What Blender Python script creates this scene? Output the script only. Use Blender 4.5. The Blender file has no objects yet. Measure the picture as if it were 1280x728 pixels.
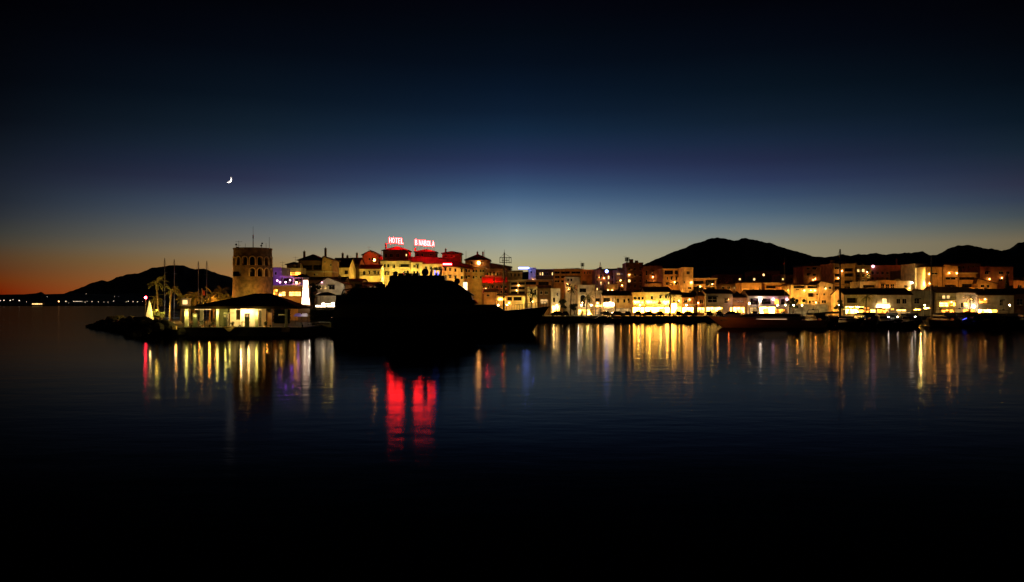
import bpy, math, random
from mathutils import Vector, Matrix, noise
R = math.radians
random.seed(7)
SC = bpy.context.scene
COL = SC.collection
F = 1100.0      # focal length in picture columns (1280 wide)
HY = 379.0      # row of the horizon
CH = 5.0        # eye height over the water
BASE = 1.3      # quay level

def X(px, D): return (px - 640.0) * D / F
def Z(py, D): return CH - (py - HY) * D / F
def P(px, py, D): return Vector((X(px, D), D, Z(py, D)))

# ---------------------------------------------------------------- meshes
class MB:
    def __init__(s): s.v = []; s.f = []; s.m = []
    def face(s, pts, mi=0):
        n = len(s.v); s.v += [tuple(p) for p in pts]; s.f.append(tuple(range(n, n + len(pts)))); s.m.append(mi)
    def box(s, x0, y0, z0, x1, y1, z1, mi=0):
        n = len(s.v)
        s.v += [(x0,y0,z0),(x1,y0,z0),(x1,y1,z0),(x0,y1,z0),(x0,y0,z1),(x1,y0,z1),(x1,y1,z1),(x0,y1,z1)]
        for q in ((0,1,5,4),(1,2,6,5),(2,3,7,6),(3,0,4,7),(4,5,6,7),(3,2,1,0)):
            s.f.append(tuple(n + i for i in q)); s.m.append(mi)
    def loft(s, rings, closed=True, cap=True, mi=0):
        n = len(s.v); k = len(rings[0])
        for r in rings: s.v += [tuple(p) for p in r]
        for i in range(len(rings) - 1):
            for j in range(k if closed else k - 1):
                a = n + i*k + j; b = n + i*k + (j+1) % k
                s.f.append((a, b, b + k, a + k)); s.m.append(mi)
        if cap:
            s.f.append(tuple(n + j for j in range(k))[::-1]); s.m.append(mi)
            e = n + (len(rings)-1)*k
            s.f.append(tuple(e + j for j in range(k))); s.m.append(mi)
    def tube(s, p0, p1, r0, r1=None, n=8, mi=0):
        p0 = Vector(p0); p1 = Vector(p1); r1 = r0 if r1 is None else r1
        d = (p1 - p0)
        if d.length < 1e-6: return
        d.normalize()
        a = d.cross(Vector((0,0,1)))
        if a.length < .01: a = d.cross(Vector((1,0,0)))
        a.normalize(); b = d.cross(a)
        s.loft([[p + (a*math.cos(t) + b*math.sin(t))*r for t in [2*math.pi*i/n for i in range(n)]] for p, r in ((p0,r0),(p1,r1))], mi=mi)
    def path(s, pts, rs, n=7, mi=0):
        pts = [Vector(p) for p in pts]; rings = []
        for i, p in enumerate(pts):
            d = (pts[min(i+1, len(pts)-1)] - pts[max(i-1, 0)]).normalized()
            a = d.cross(Vector((0,1,0.01))).normalized(); b = d.cross(a)
            rings.append([p + (a*math.cos(t) + b*math.sin(t))*rs[i] for t in [2*math.pi*k/n for k in range(n)]])
        s.loft(rings, mi=mi)
    def lathe(s, c, prof, n=16, mi=0, axis='z'):
        c = Vector(c); rings = []
        for r, h in prof:
            ring = []
            for i in range(n):
                t = 2*math.pi*i/n
                q = Vector((r*math.cos(t), r*math.sin(t), h))
                if axis == 'y': q = Vector((q.x, h, q.y))
                if axis == 'x': q = Vector((h, q.x, q.y))
                ring.append(c + q)
            rings.append(ring)
        s.loft(rings, mi=mi)
    def ball(s, c, r, n=10, mi=0, sz=1.0):
        k = max(4, n//2)
        s.lathe(c, [(max(1e-3, r*math.sin(math.pi*i/k)), -r*sz*math.cos(math.pi*i/k)) for i in range(k+1)], n, mi)
    def prism(s, poly, y0, y1, mi=0):   # polygon in x,z extruded along y
        s.loft([[(x, y0, z) for x, z in poly], [(x, y1, z) for x, z in poly]], mi=mi)
    def build(s, name, mat, parent=None, loc=None, smooth=False):
        me = bpy.data.meshes.new(name); me.from_pydata(s.v, [], s.f)
        for m in (mat if isinstance(mat, (list, tuple)) else [mat]): me.materials.append(m)
        if any(s.m): me.polygons.foreach_set('material_index', s.m)
        if smooth: me.polygons.foreach_set('use_smooth', [True]*len(s.f))
        me.update()
        o = bpy.data.objects.new(name, me); COL.objects.link(o)
        if parent: o.parent = parent
        if loc: o.location = loc
        return o

def tag(o, label=None, cat=None, group=None, kind=None):
    if label: o['label'] = label
    if cat: o['category'] = cat
    if group: o['group'] = group
    if kind: o['kind'] = kind
    return o
def thing(name, label, cat, loc, rz=0, group=None):
    o = bpy.data.objects.new(name, None); COL.objects.link(o); o.empty_display_size = .5
    o.location = loc; o.rotation_euler = (0, 0, rz)
    return tag(o, label, cat, group)
def kids(o): return [c for c in COL.objects if c.parent == o]
def copy_tree(o, parent=None):
    c = o.copy(); COL.objects.link(c); c.parent = parent
    for ch in [k for k in COL.objects if k.parent == o]: copy_tree(ch, c)
    return c

# ---------------------------------------------------------------- materials
def nt(m):
    m.use_nodes = True; t = m.node_tree; t.nodes.clear(); return t
def mat(name, col, rough=.8, var=.25, scale=1.5, metal=0, emit=None, estr=0, bump=0.0, ior=1.45):
    m = bpy.data.materials.new(name); t = nt(m); N = t.nodes; L = t.links
    out = N.new('ShaderNodeOutputMaterial'); b = N.new('ShaderNodeBsdfPrincipled')
    L.new(b.outputs[0], out.inputs[0])
    b.inputs['Roughness'].default_value = rough; b.inputs['Metallic'].default_value = metal; b.inputs['IOR'].default_value = ior
    tc = N.new('ShaderNodeTexCoord')
    n1 = N.new('ShaderNodeTexNoise'); n1.inputs['Scale'].default_value = scale; n1.inputs['Detail'].default_value = 6
    L.new(tc.outputs['Object'], n1.inputs['Vector'])
    r = N.new('ShaderNodeValToRGB'); e = r.color_ramp.elements
    e[0].position = .3; e[1].position = .7
    e[0].color = tuple(c*(1-var) for c in col) + (1,); e[1].color = tuple(min(1, c*(1+var*.5)) for c in col) + (1,)
    L.new(n1.outputs['Fac'], r.inputs[0]); L.new(r.outputs[0], b.inputs['Base Color'])
    if bump:
        bp = N.new('ShaderNodeBump'); bp.inputs['Strength'].default_value = bump; bp.inputs['Distance'].default_value = .03
        L.new(n1.outputs['Fac'], bp.inputs['Height']); L.new(bp.outputs[0], b.inputs['Normal'])
    if emit:
        b.inputs['Emission Color'].default_value = tuple(emit) + (1,); b.inputs['Emission Strength'].default_value = estr
    return m
def glow(name, col, strength, var=0.0, scale=1.2):
    m = bpy.data.materials.new(name); t = nt(m); N = t.nodes; L = t.links
    out = N.new('ShaderNodeOutputMaterial'); e = N.new('ShaderNodeEmission')
    e.inputs[0].default_value = tuple(col) + (1,); e.inputs[1].default_value = strength
    L.new(e.outputs[0], out.inputs[0])
    if var:
        tc = N.new('ShaderNodeTexCoord'); mp = N.new('ShaderNodeMapping'); mp.inputs['Scale'].default_value = (1, 1, .6)
        n = N.new('ShaderNodeTexVoronoi'); n.inputs['Scale'].default_value = scale
        n2 = N.new('ShaderNodeTexNoise'); n2.inputs['Scale'].default_value = scale*.5
        L.new(tc.outputs['Object'], mp.inputs[0]); L.new(mp.outputs[0], n.inputs['Vector']); L.new(mp.outputs[0], n2.inputs['Vector'])
        sep = N.new('ShaderNodeSeparateColor'); L.new(n.outputs['Color'], sep.inputs[0])
        mu = N.new('ShaderNodeMath'); mu.operation = 'MULTIPLY'; L.new(sep.outputs[0], mu.inputs[0]); L.new(n2.outputs['Fac'], mu.inputs[1])
        mr = N.new('ShaderNodeMapRange'); mr.inputs[1].default_value = .05; mr.inputs[2].default_value = .5
        mr.inputs[3].default_value = strength*(1-var); mr.inputs[4].default_value = strength*(1+var*.6)
        L.new(mu.outputs[0], mr.inputs[0]); L.new(mr.outputs[0], e.inputs[1])
    return m
def roofmat(name, col):
    m = bpy.data.materials.new(name); t = nt(m); N = t.nodes; L = t.links
    out = N.new('ShaderNodeOutputMaterial'); b = N.new('ShaderNodeBsdfPrincipled'); L.new(b.outputs[0], out.inputs[0])
    b.inputs['Roughness'].default_value = .85
    tc = N.new('ShaderNodeTexCoord'); w = N.new('ShaderNodeTexWave'); w.inputs['Scale'].default_value = 1.3; w.inputs['Distortion'].default_value = .4
    n = N.new('ShaderNodeTexNoise'); n.inputs['Scale'].default_value = 2.5
    L.new(tc.outputs['Object'], w.inputs[0]); L.new(tc.outputs['Object'], n.inputs[0])
    mu = N.new('ShaderNodeMath'); mu.operation = 'MULTIPLY'; L.new(w.outputs['Fac'], mu.inputs[0]); L.new(n.outputs['Fac'], mu.inputs[1])
    r = N.new('ShaderNodeValToRGB'); e = r.color_ramp.elements
    e[0].color = tuple(c*.45 for c in col) + (1,); e[1].color = tuple(col) + (1,); e[1].position = .6
    L.new(mu.outputs[0], r.inputs[0]); L.new(r.outputs[0], b.inputs['Base Color'])
    bp = N.new('ShaderNodeBump'); bp.inputs['Distance'].default_value = .08; L.new(w.outputs['Fac'], bp.inputs['Height']); L.new(bp.outputs[0], b.inputs['Normal'])
    return m

M = {
 'white': mat('white_render', (.74,.69,.60), .85, .42, .7, bump=.3),
 'cream': mat('cream_render', (.68,.58,.42), .85, .45, .6, bump=.3),
 'ochre': mat('ochre_render', (.58,.40,.21), .85, .45, .6, bump=.3),
 'rose':  mat('terracotta_render', (.50,.26,.16), .85, .45, .6, bump=.3),
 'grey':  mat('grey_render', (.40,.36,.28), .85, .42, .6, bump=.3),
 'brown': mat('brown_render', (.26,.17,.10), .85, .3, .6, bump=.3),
 'stone': mat('tower_stone', (.19,.115,.06), .9, .6, 1.3, bump=.8),
 'trim':  mat('trim_paint', (.62,.58,.50), .6, .15, 3),
 'wood':  mat('dark_wood', (.09,.055,.03), .6, .4, 4),
 'iron':  mat('dark_iron', (.03,.03,.032), .45, .3, 6, metal=.6),
 'steel': mat('mast_metal', (.30,.29,.28), .4, .2, 4, metal=.7),
 'pane':  mat('dark_window_glass', (.012,.013,.016), .08, .3, 1),
 'conc':  mat('quay_concrete', (.055,.05,.045), .9, .35, .5, bump=.4),
 'rock':  mat('breakwater_rock', (.075,.068,.06), .95, .5, 1.2, bump=.8),
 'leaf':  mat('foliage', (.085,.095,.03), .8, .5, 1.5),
 'leafd': mat('unlit_foliage', (.030,.045,.018), .85, .5, 1.5),  # darker copy of the foliage for silhouettes, shade put into the colour
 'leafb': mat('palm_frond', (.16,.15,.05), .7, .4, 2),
 'bark':  mat('bark', (.11,.08,.05), .95, .4, 4, bump=.8),
 'navy':  mat('navy_hull_paint', (.010,.012,.018), .25, .2, .3),
 'ydark': mat('unlit_yacht_paint', (.018,.018,.020), .35, .2, .3),  # near black, the lack of light put into the paint colour
 'gel':   mat('white_gelcoat', (.55,.53,.50), .3, .12, .5),
 'gelt':  mat('tan_hull_paint', (.42,.24,.14), .35, .2, .4),
 'geld':  mat('dim_grey_gelcoat', (.16,.155,.15), .3, .2, .5),
 'canvd': mat('dark_canvas', (.03,.035,.06), .9, .3, 2),
 'canvr': mat('red_canvas', (.50,.035,.02), .9, .2, 2),
 'canvw': mat('white_canvas', (.70,.68,.62), .9, .15, 2),
 'canvb': mat('blue_canvas', (.04,.11,.42), .9, .2, 2),
 'rub':   mat('tyre_rubber', (.015,.015,.015), .9, .2, 6),
 'car1':  mat('car_paint_dark', (.03,.03,.035), .25, .1, 1),
 'car2':  mat('car_paint_silver', (.22,.22,.23), .3, .1, 1, metal=.6),
 'car3':  mat('car_paint_red', (.20,.02,.015), .3, .1, 1),
 'lens':  mat('lamp_lens', (.35,.33,.3), .15, .1, 6),
 'lensr': mat('red_lens', (.3,.01,.01), .15, .1, 6),
 'roof':  roofmat('roof_tiles', (.10,.045,.028)),
 'roofr': roofmat('roof_tiles_red', (.15,.05,.035)),
 'white2': mat('pavilion_paint', (.74,.72,.62), .7, .12, 1.2),
 'pumpm': mat('pump_cabinet', (.07,.08,.06), .4, .3, 3),
 'green': mat('green_panel', (.16,.18,.09), .7, .25, 2),
 'purplewall': mat('lilac_render', (.42,.36,.52), .85, .2, .8),
 'flagm': mat('red_flag', (.55,.07,.03), .8, .2, 3),
 'sailm': mat('white_sailcloth', (.72,.70,.62), .8, .1, 2),
 # lit things
 'shopx': glow('shop_interior_dazzling', (1.0,.42,.055), 110.0, .95, .8),
 'shop':  glow('shop_interior_warm', (1.0,.42,.04), 20.0, .97, 1.0),
 'shopw': glow('shop_interior_white', (1.0,.50,.09), 13.0, .97, .9),
 'shopo': glow('shop_interior_orange', (1.0,.29,.03), 8.0, .96, 1.2),
 'dimwin': glow('dim_lit_room', (1.0,.58,.20), .8, .6, .8),
 'litwin': glow('lit_room', (1.0,.60,.20), 3.0, .6, .9),
 'panel': glow('counter_light_panel', (1.0,.75,.48), 16.0, .6, 1.5),
 'sign':  glow('white_strip_light', (1.0,.68,.30), 70.0),
 'lamp':  glow('lamp_globe', (1.0,.66,.28), 90.0),
 'lampw': glow('lamp_globe_white', (1.0,.80,.60), 80.0),
 'lampo': glow('lamp_globe_sodium', (1.0,.42,.10), 110.0),
 'lampr': glow('red_beacon', (1.0,.02,.04), 130.0),
 'neon':  glow('pink_white_neon', (1.0,.022,.026), 120.0),
 'neonhalo': glow('red_halo_glow', (1.0,.0028,.0018), 150.0),
 'neonhalo2': glow('red_sign_casing', (1.0,.01,.02), 6.0),
 'neonp': glow('violet_light', (.42,.08,1.0), 5.0, .5, 2),
 'pink':  glow('pink_lamp', (1.0,.45,.65), 9.0),
 'blue':  glow('blue_led', (.07,.10,1.0), 3.5),
 'bluew': glow('blue_white_sign', (.16,.24,1.0), 20.0),
 'pillar': glow('lit_column_glow', (1.0,.62,.42), 6.0, .7, 1.2),
 'coast': glow('coast_lamp_globe', (1.0,.78,.55), 3.5),
 'coasto': glow('coast_lamp_sodium', (1.0,.42,.14), 9.0),
}
LC = {'Y': (1,.60,.075), 'YG': (1,.78,.15), 'O': (1,.36,.045), 'W': (1,.62,.20), 'WW': (1,.86,.62), 'R': (1,.02,.02), 'P': (.40,.06,1.0), 'PK': (1,.35,.5), 'B': (.15,.2,1), 'RO': (1,.16,.03)}
def light(px, py, D, c, level, r, parent=None, rad=.12, name='lamp_fill_light'):  # serves visible lamps and added lights that have no fixture
    ld = bpy.data.lights.new(name, 'POINT'); ld.color = LC[c]; ld.energy = 15*level*r*r*(1.25 if level > .9 else 1 if level > .5 else .35 + .65*level/.5); ld.shadow_soft_size = rad
    o = bpy.data.objects.new(name, ld); COL.objects.link(o); o.location = P(px, py, D)
    if parent:
        o.parent = parent; o.matrix_parent_inverse = Matrix.LocRotScale(parent.location, parent.rotation_euler, None).inverted()
    return o
# ---------------------------------------------------------------- sky
def s2l(c):
    c /= 255.0
    return c/12.92 if c <= .04045 else ((c+.055)/1.055)**2.4
SKY = {
 0: [(379,105,22,3),(365,116,33,4),(350,106,48,14),(335,92,54,28),(320,84,60,38),(305,70,62,50),(290,58,58,54),(270,44,48,54),(250,34,40,50),(220,26,32,44),(190,18,25,35),(150,9,14,22),(100,4,7,13),(0,1,1,4)],
 320: [(379,190,110,40),(330,150,120,76),(315,136,122,96),(300,114,112,104),(285,98,104,106),(270,80,92,106),(255,66,80,100),(240,54,64,88),(225,44,50,76),(205,34,44,68),(185,26,40,58),(160,18,32,46),(120,9,20,32),(60,4,9,18),(0,2,3,8)],
 640: [(379,185,160,105),(335,178,166,122),(320,168,165,138),(305,150,158,148),(290,130,148,153),(275,108,132,150),(260,88,115,142),(245,68,96,128),(230,54,78,112),(215,46,62,98),(200,38,50,84),(185,30,46,76),(165,20,40,64),(140,13,29,49),(110,8,21,38),(80,5,14,27),(40,3,9,18),(0,3,4,12)],
 960: [(379,165,145,100),(310,140,135,112),(295,122,128,122),(280,98,115,125),(265,76,98,118),(245,56,76,104),(225,44,56,88),(200,34,42,70),(175,24,38,60),(150,16,30,46),(110,8,20,32),(60,4,10,20),(0,2,3,9)],
 1280: [(379,115,95,60),(300,112,102,80),(285,88,90,82),(270,66,76,82),(250,50,60,78),(230,44,48,68),(210,34,42,60),(185,22,36,50),(150,11,24,36),(100,5,13,22),(50,3,6,12),(0,2,2,6)],
}
W = bpy.data.worlds.new('World'); SC.world = W; W.use_nodes = True
t = W.node_tree; t.nodes.clear(); N = t.nodes; L = t.links
out = N.new('ShaderNodeOutputWorld'); bg = N.new('ShaderNodeBackground'); L.new(bg.outputs[0], out.inputs[0])
tc = N.new('ShaderNodeTexCoord'); sep = N.new('ShaderNodeSeparateXYZ'); L.new(tc.outputs['Generated'], sep.inputs[0])
zz = N.new('ShaderNodeMath'); zz.operation = 'MULTIPLY'; zz.inputs[1].default_value = 2.5; L.new(sep.outputs[2], zz.inputs[0])
az = N.new('ShaderNodeMath'); az.operation = 'ARCTAN2'; L.new(sep.outputs[0], az.inputs[0]); L.new(sep.outputs[1], az.inputs[1])
prev = None; pa = None
for px in sorted(SKY):
    r = N.new('ShaderNodeValToRGB'); el = r.color_ramp.elements
    dx = px - 640
    st = [(2.5*math.sin(math.atan2(HY - y, math.hypot(F, dx))), (s2l(a), s2l(b), s2l(c), 1)) for y, a, b, c in SKY[px]]
    st.append((1.0, (.0003, .0004, .0012, 1)))
    el[0].position, el[0].color = st[0]; el[1].position, el[1].color = st[-1]
    for p, c in st[1:-1]:
        e = el.new(p); e.color = c
    L.new(zz.outputs[0], r.inputs[0])
    a = math.atan2(dx, F)
    if prev is None: prev = r.outputs[0]
    else:
        mr = N.new('ShaderNodeMapRange'); mr.inputs[1].default_value = pa; mr.inputs[2].default_value = a
        mr.interpolation_type = 'LINEAR'
        L.new(az.outputs[0], mr.inputs[0])
        mx = N.new('ShaderNodeMix'); mx.data_type = 'RGBA'
        L.new(mr.outputs[0], mx.inputs[0]); L.new(prev, mx.inputs[6]); L.new(r.outputs[0], mx.inputs[7]); prev = mx.outputs[2]
    pa = a
ab = N.new('ShaderNodeMath'); ab.operation = 'ABSOLUTE'; L.new(az.outputs[0], ab.inputs[0])
fo = N.new('ShaderNodeMapRange'); fo.interpolation_type = 'SMOOTHSTEP'
fo.inputs[1].default_value = R(31); fo.inputs[2].default_value = R(110); fo.inputs[3].default_value = 1; fo.inputs[4].default_value = .03
L.new(ab.outputs[0], fo.inputs[0])
mm = N.new('ShaderNodeVectorMath'); mm.operation = 'SCALE'; L.new(prev, mm.inputs[0]); L.new(fo.outputs[0], mm.inputs['Scale'])
L.new(mm.outputs[0], bg.inputs[0]); bg.inputs[1].default_value = 1.0

# the sun has set: only a trace of warm light from just under the glow at the left
sd = bpy.data.lights.new('sun', 'SUN'); sd.energy = .012; sd.angle = R(10); sd.color = (1, .55, .3)
so = bpy.data.objects.new('sun', sd); COL.objects.link(so); so.rotation_euler = (R(86), 0, R(38))

# ---------------------------------------------------------------- camera
cd = bpy.data.cameras.new('camera'); cd.sensor_width = 36; cd.lens = 36*F/1280; cd.clip_end = 80000; cd.clip_start = .5
cd.shift_y = (HY - 364)/1280
cam = bpy.data.objects.new('camera', cd); COL.objects.link(cam); cam.location = (0, 0, CH); cam.rotation_euler = (R(90), 0, 0)
SC.camera = cam
SC.render.engine = 'CYCLES'
SC.view_settings.view_transform = 'Standard'; SC.view_settings.look = 'None'; SC.view_settings.exposure = 0
SC.cycles.max_bounces = 5; SC.cycles.sample_clamp_indirect = 25

# ---------------------------------------------------------------- moon: bright sliver of a sphere, its phase put into the shape and glowing
mc = P(285.5, 224.6, 20000); vdir = (Vector((0,0,CH)) - mc).normalized(); Rm = 4.0/F*20000
lit = Vector((.83, 0, -.56)); lit = (lit - vdir*lit.dot(vdir)).normalized(); pol = vdir.cross(lit)
mb = MB(); rings = []
for i in range(25):
    th = -math.pi/2 + math.pi*i/24
    rings.append([(math.cos(th)*(math.cos(ph)*vdir + math.sin(ph)*lit) + math.sin(th)*pol)*Rm for ph in [R(40 + 50*k/6) for k in range(7)]])
mb.loft(rings, closed=False, cap=False)
mo = mb.build('moon', glow('moon_glow', (1.0, .86, .74), 6, .25, .02), loc=mc)
tag(mo, 'thin crescent moon alone in the dark blue sky', 'moon')

# ---------------------------------------------------------------- water
m = bpy.data.materials.new('harbour_water'); t = nt(m); N = t.nodes; L = t.links
out = N.new('ShaderNodeOutputMaterial'); b = N.new('ShaderNodeBsdfGlossy'); b.distribution = 'BECKMANN'
b.inputs['Color'].default_value = (.97, .98, 1, 1)
deep = N.new('ShaderNodeBsdfDiffuse'); deep.inputs[0].default_value = (.0012, .0016, .0024, 1)
geo = N.new('ShaderNodeNewGeometry'); dt = N.new('ShaderNodeVectorMath'); dt.operation = 'DOT_PRODUCT'
L.new(geo.outputs['Incoming'], dt.inputs[0]); L.new(geo.outputs['True Normal'], dt.inputs[1])
fr = N.new('ShaderNodeValToRGB'); fe = fr.color_ramp.elements     # reflectance against the angle of view, set by hand so the near water darkens
fe[0].position = 0; fe[0].color = (.15,)*3 + (1,); fe[1].position = .34; fe[1].color = (.010,)*3 + (1,)
for p, v in ((.035,.17),(.06,.175),(.10,.135),(.15,.075),(.19,.028),(.24,.014)):
    e_ = fe.new(p); e_.color = (v,)*3 + (1,)
L.new(dt.outputs['Value'], fr.inputs[0])
ms = N.new('ShaderNodeMixShader'); L.new(fr.outputs[0], ms.inputs[0]); L.new(deep.outputs[0], ms.inputs[1]); L.new(b.outputs[0], ms.inputs[2]); L.new(ms.outputs[0], out.inputs[0])
tc = N.new('ShaderNodeTexCoord'); mp = N.new('ShaderNodeMapping'); mp.inputs['Scale'].default_value = (.55, 1.0, 1)
L.new(tc.outputs['Object'], mp.inputs[0])
n1 = N.new('ShaderNodeTexNoise'); n1.inputs['Scale'].default_value = .9; n1.inputs['Detail'].default_value = 3
n2 = N.new('ShaderNodeTexNoise'); n2.inputs['Scale'].default_value = .06; n2.inputs['Detail'].default_value = 2
L.new(mp.outputs[0], n1.inputs[0]); L.new(mp.outputs[0], n2.inputs[0])
rr = N.new('ShaderNodeMapRange'); rr.inputs[1].default_value = .35; rr.inputs[2].default_value = .65; rr.inputs[3].default_value = .115; rr.inputs[4].default_value = .14
L.new(n2.outputs['Fac'], rr.inputs[0]); L.new(rr.outputs[0], b.inputs['Roughness'])
bp = N.new('ShaderNodeBump'); bp.inputs['Strength'].default_value = 1; bp.inputs['Distance'].default_value = .010
n3 = N.new('ShaderNodeTexNoise'); n3.inputs['Scale'].default_value = .30; n3.inputs['Detail'].default_value = 1
L.new(mp.outputs[0], n3.inputs[0])
ad = N.new('ShaderNodeMath'); ad.operation = 'MULTIPLY_ADD'; ad.inputs[1].default_value = 1.4
L.new(n3.outputs['Fac'], ad.inputs[0]); L.new(n1.outputs['Fac'], ad.inputs[2]); L.new(ad.outputs[0], bp.inputs['Height']); L.new(bp.outputs[0], b.inputs['Normal'])
mb = MB(); mb.face([(-6000,-300,0),(6000,-300,0),(6000,8000,0),(-6000,8000,0)])
tag(mb.build('water', m), kind='structure')

# ---------------------------------------------------------------- land
def slab(name, pts, z, mt):
    mb = MB(); n = len(pts)
    mb.loft([[(x, y, -2) for x, y in pts], [(x, y, z) for x, y in pts]], mi=0)
    return tag(mb.build(name, mt), kind='structure')
XR = X(662, 165)
slab('ground', [(X(215,133),133),(-31.4,133),(-31.4,165),(XR,165),(X(690,239)-4,239),(700,239),(2500,1500),(2500,9000),(-5200,9000),(-1500,1475),(-600,1475),(-105,310),(-88,240),(-74,180),(-58,150)], BASE, M['conc'])
mb = MB(); mb.box(-31.0, 164.5, BASE+.004, XR, 164.9, BASE+.2)
def quay_edge(x0, y0, x1, y1, nm='quay_kerb'):
    mb = MB(); d = Vector((x1-x0, y1-y0, 0)); n = Vector((-d.y, d.x, 0)).normalized()*.4
    a = Vector((x0, y0, 0)); c = Vector((x1, y1, 0))
    ring = lambda p: [p - n*.15 + Vector((0,0,BASE-.25)), p + n + Vector((0,0,BASE-.25)), p + n + Vector((0,0,BASE+.12)), p - n*.15 + Vector((0,0,BASE+.12))]
    mb.loft([ring(a), ring(c)]); return tag(mb.build(nm, M['conc']), kind='structure')
quay_edge(X(690,239)-4, 239, 640, 239); quay_edge(-31, 165, XR-.4, 165)

def ridge(name, prof, D, foot, amp, mt, back=1.25):
    prof = sorted(prof); mb = MB(); rings = []
    n = int((prof[-1][0]-prof[0][0])/1.6)
    K = 14
    for i in range(n+1):
        px = prof[0][0] + (prof[-1][0]-prof[0][0])*i/n
        for (a, ya), (c, yc) in zip(prof, prof[1:]):
            if a <= px <= c: py = ya + (yc-ya)*(px-a)/(c-a); break
        x = X(px, D); h = Z(py, D); ring = []
        h += amp*.22*noise.noise(Vector((x/(D*.01), 3.1, 0))) + amp*.12*noise.noise(Vector((x/(D*.0035), 7.7, 0)))
        for k in range(K+1):
            q = k/K; y = D - (D-foot)*q
            zz = h*(1-q)**1.15
            zz += amp*2.2*noise.noise(Vector((x/(D*.03), y/(D*.03), 1)))*q*(1-q)*4*.6
            ring.append((x*y/D, y, max(-3, zz*(y/D if q < .5 else y/D))))
        rings.append([(x*back, D*back, -5)] + ring)
    mb.loft(rings, closed=False, cap=False)
    return tag(mb.build(name, mt, smooth=True), kind='structure')
scrub = mat('mountain_scrub', (.030,.028,.022), 1, .5, .004)
ridge('mountain', [(-420,380),(60,378),(80,367),(100,360),(114,354),(122,351.5),(128,351),(134,352.5),(145,347),(160,343),(173,341.5),(180,339.5),(190,335),(205,333.5),(215,331.5),(228,332),(238,335),(245,337),(250,336),(257,336.5),(270,341.5),(285,346),(300,350),(330,354),(420,362),(560,372)], 7000, 3500, 30, scrub)
ridge('mountain', [(560,378),(660,352),(700,346),(760,340),(800,333.5),(815,326.5),(830,320),(845,314),(858,309),(870,304),(880,301),(892,297.5),(898,297),(908,299),(918,301),(925,299.5),(931,297.5),(938,299),(946,300),(954,303),(965,304.5),(980,310),(1000,315.5),(1017,320.5),(1035,321.5),(1045,319.5),(1080,318),(1090,316.5),(1110,318),(1130,317),(1142,315),(1154,315),(1162,318.5),(1172,319),(1180,314),(1190,309),(1200,307),(1212,306.3),(1222,308.5),(1233,311),(1247,312.5),(1253,313.5),(1262,310.5),(1272,305),(1281,302),(1310,297),(1400,300),(1600,330),(1800,372)], 6500, 3200, 40, scrub)
ridge('hills', [(430,379),(560,345),(640,341),(690,337.5),(705,336),(722,335.5),(735,337.5),(745,336.5),(760,336),(775,335.5),(790,334),(860,334),(980,332),(1100,328),(1300,330),(1500,345)], 1600, 700, 4, mat('wooded_hill', (.020,.022,.014), 1, .6, .03))
ridge('distant_coast', [(-500,371),(-60,369.5),(30,368),(45,366.8),(52,365),(56,368),(90,367),(140,368),(200,367),(320,364)], 2600, 1520, 2, scrub, 1.1)
slabc = MB(); slabc.box(-4200, 1460, -1, -560, 1560, 1.2); tag(slabc.build('coast_ground', M['rock']), kind='structure')
# ---------------------------------------------------------------- buildings
def facade(m, W_, H_, holes, rec):
    """front wall in the plane y=0 with real openings; holes = (u0,z0,u1,z1,depth)"""
    us = sorted({0, W_} | {min(max(h[i],0),W_) for h in holes for i in (0,2)})
    zs = sorted({0, H_} | {min(max(h[i],0),H_) for h in holes for i in (1,3)})
    for a, c in zip(us, us[1:]):
        if c - a < 1e-4: continue
        for e, g in zip(zs, zs[1:]):
            if g - e < 1e-4: continue
            x = (a+c)/2; z = (e+g)/2
            if any(h[0] < x < h[2] and h[1] < z < h[3] for h in holes): continue
            m.face([(a,0,e),(c,0,e),(c,0,g),(a,0,g)])
    for u0, z0, u1, z1, d in holes:
        m.face([(u0,0,z0),(u0,0,z1),(u0,d,z1),(u0,d,z0)]); m.face([(u1,0,z0),(u1,d,z0),(u1,d,z1),(u1,0,z1)])
        m.face([(u0,0,z0),(u0,d,z0),(u1,d,z0),(u1,0,z0)]); m.face([(u0,0,z1),(u1,0,z1),(u1,d,z1),(u0,d,z1)])
        m.face([(u0,d+.05,z0),(u0,d+.05,z1),(u1,d+.05,z1),(u1,d+.05,z0)])

def window_frame(u0, z0, u1, z1, y, bar=.07, nx=1, nz=0):
    m = MB()
    m.box(u0, y-.05, z0, u0+bar, y, z1); m.box(u1-bar, y-.05, z0, u1, y, z1)
    m.box(u0+bar, y-.05, z0, u1-bar, y, z0+bar); m.box(u0+bar, y-.05, z1-bar, u1-bar, y, z1)
    for i in range(nx):
        c = u0 + (u1-u0)*(i+1)/(nx+1); m.box(c-bar*.4, y-.045, z0+bar, c+bar*.4, y-.002, z1-bar)
    for i in range(nz):
        c = z0 + (z1-z0)*(i+1)/(nz+1); m.box(u0+bar, y-.04, c-bar*.4, u1-bar, y-.004, c+bar*.4)
    return m
def pane_mesh(u0, z0, u1, z1, y):
    m = MB(); m.box(u0+.03, y, z0+.03, u1-.03, y+.02, z1-.03); return m
def railing(u0, u1, z, y, y1=None, h=.95, step=.16):
    m = MB(); m.box(u0, y-.03, z+h-.06, u1, y+.03, z+h); m.box(u0, y-.02, z+.06, u1, y+.02, z+.1)
    n = max(1, min(60, int((u1-u0)/step)))
    for i in range(n+1):
        c = u0 + (u1-u0)*i/n; m.box(c-.012, y-.012, z, c+.012, y+.012, z+h-.06)
    if y1 is not None:
        for u in (u0, u1): m.box(u-.03, y, z+h-.06, u+.03, y1, z+h)
    return m
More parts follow.
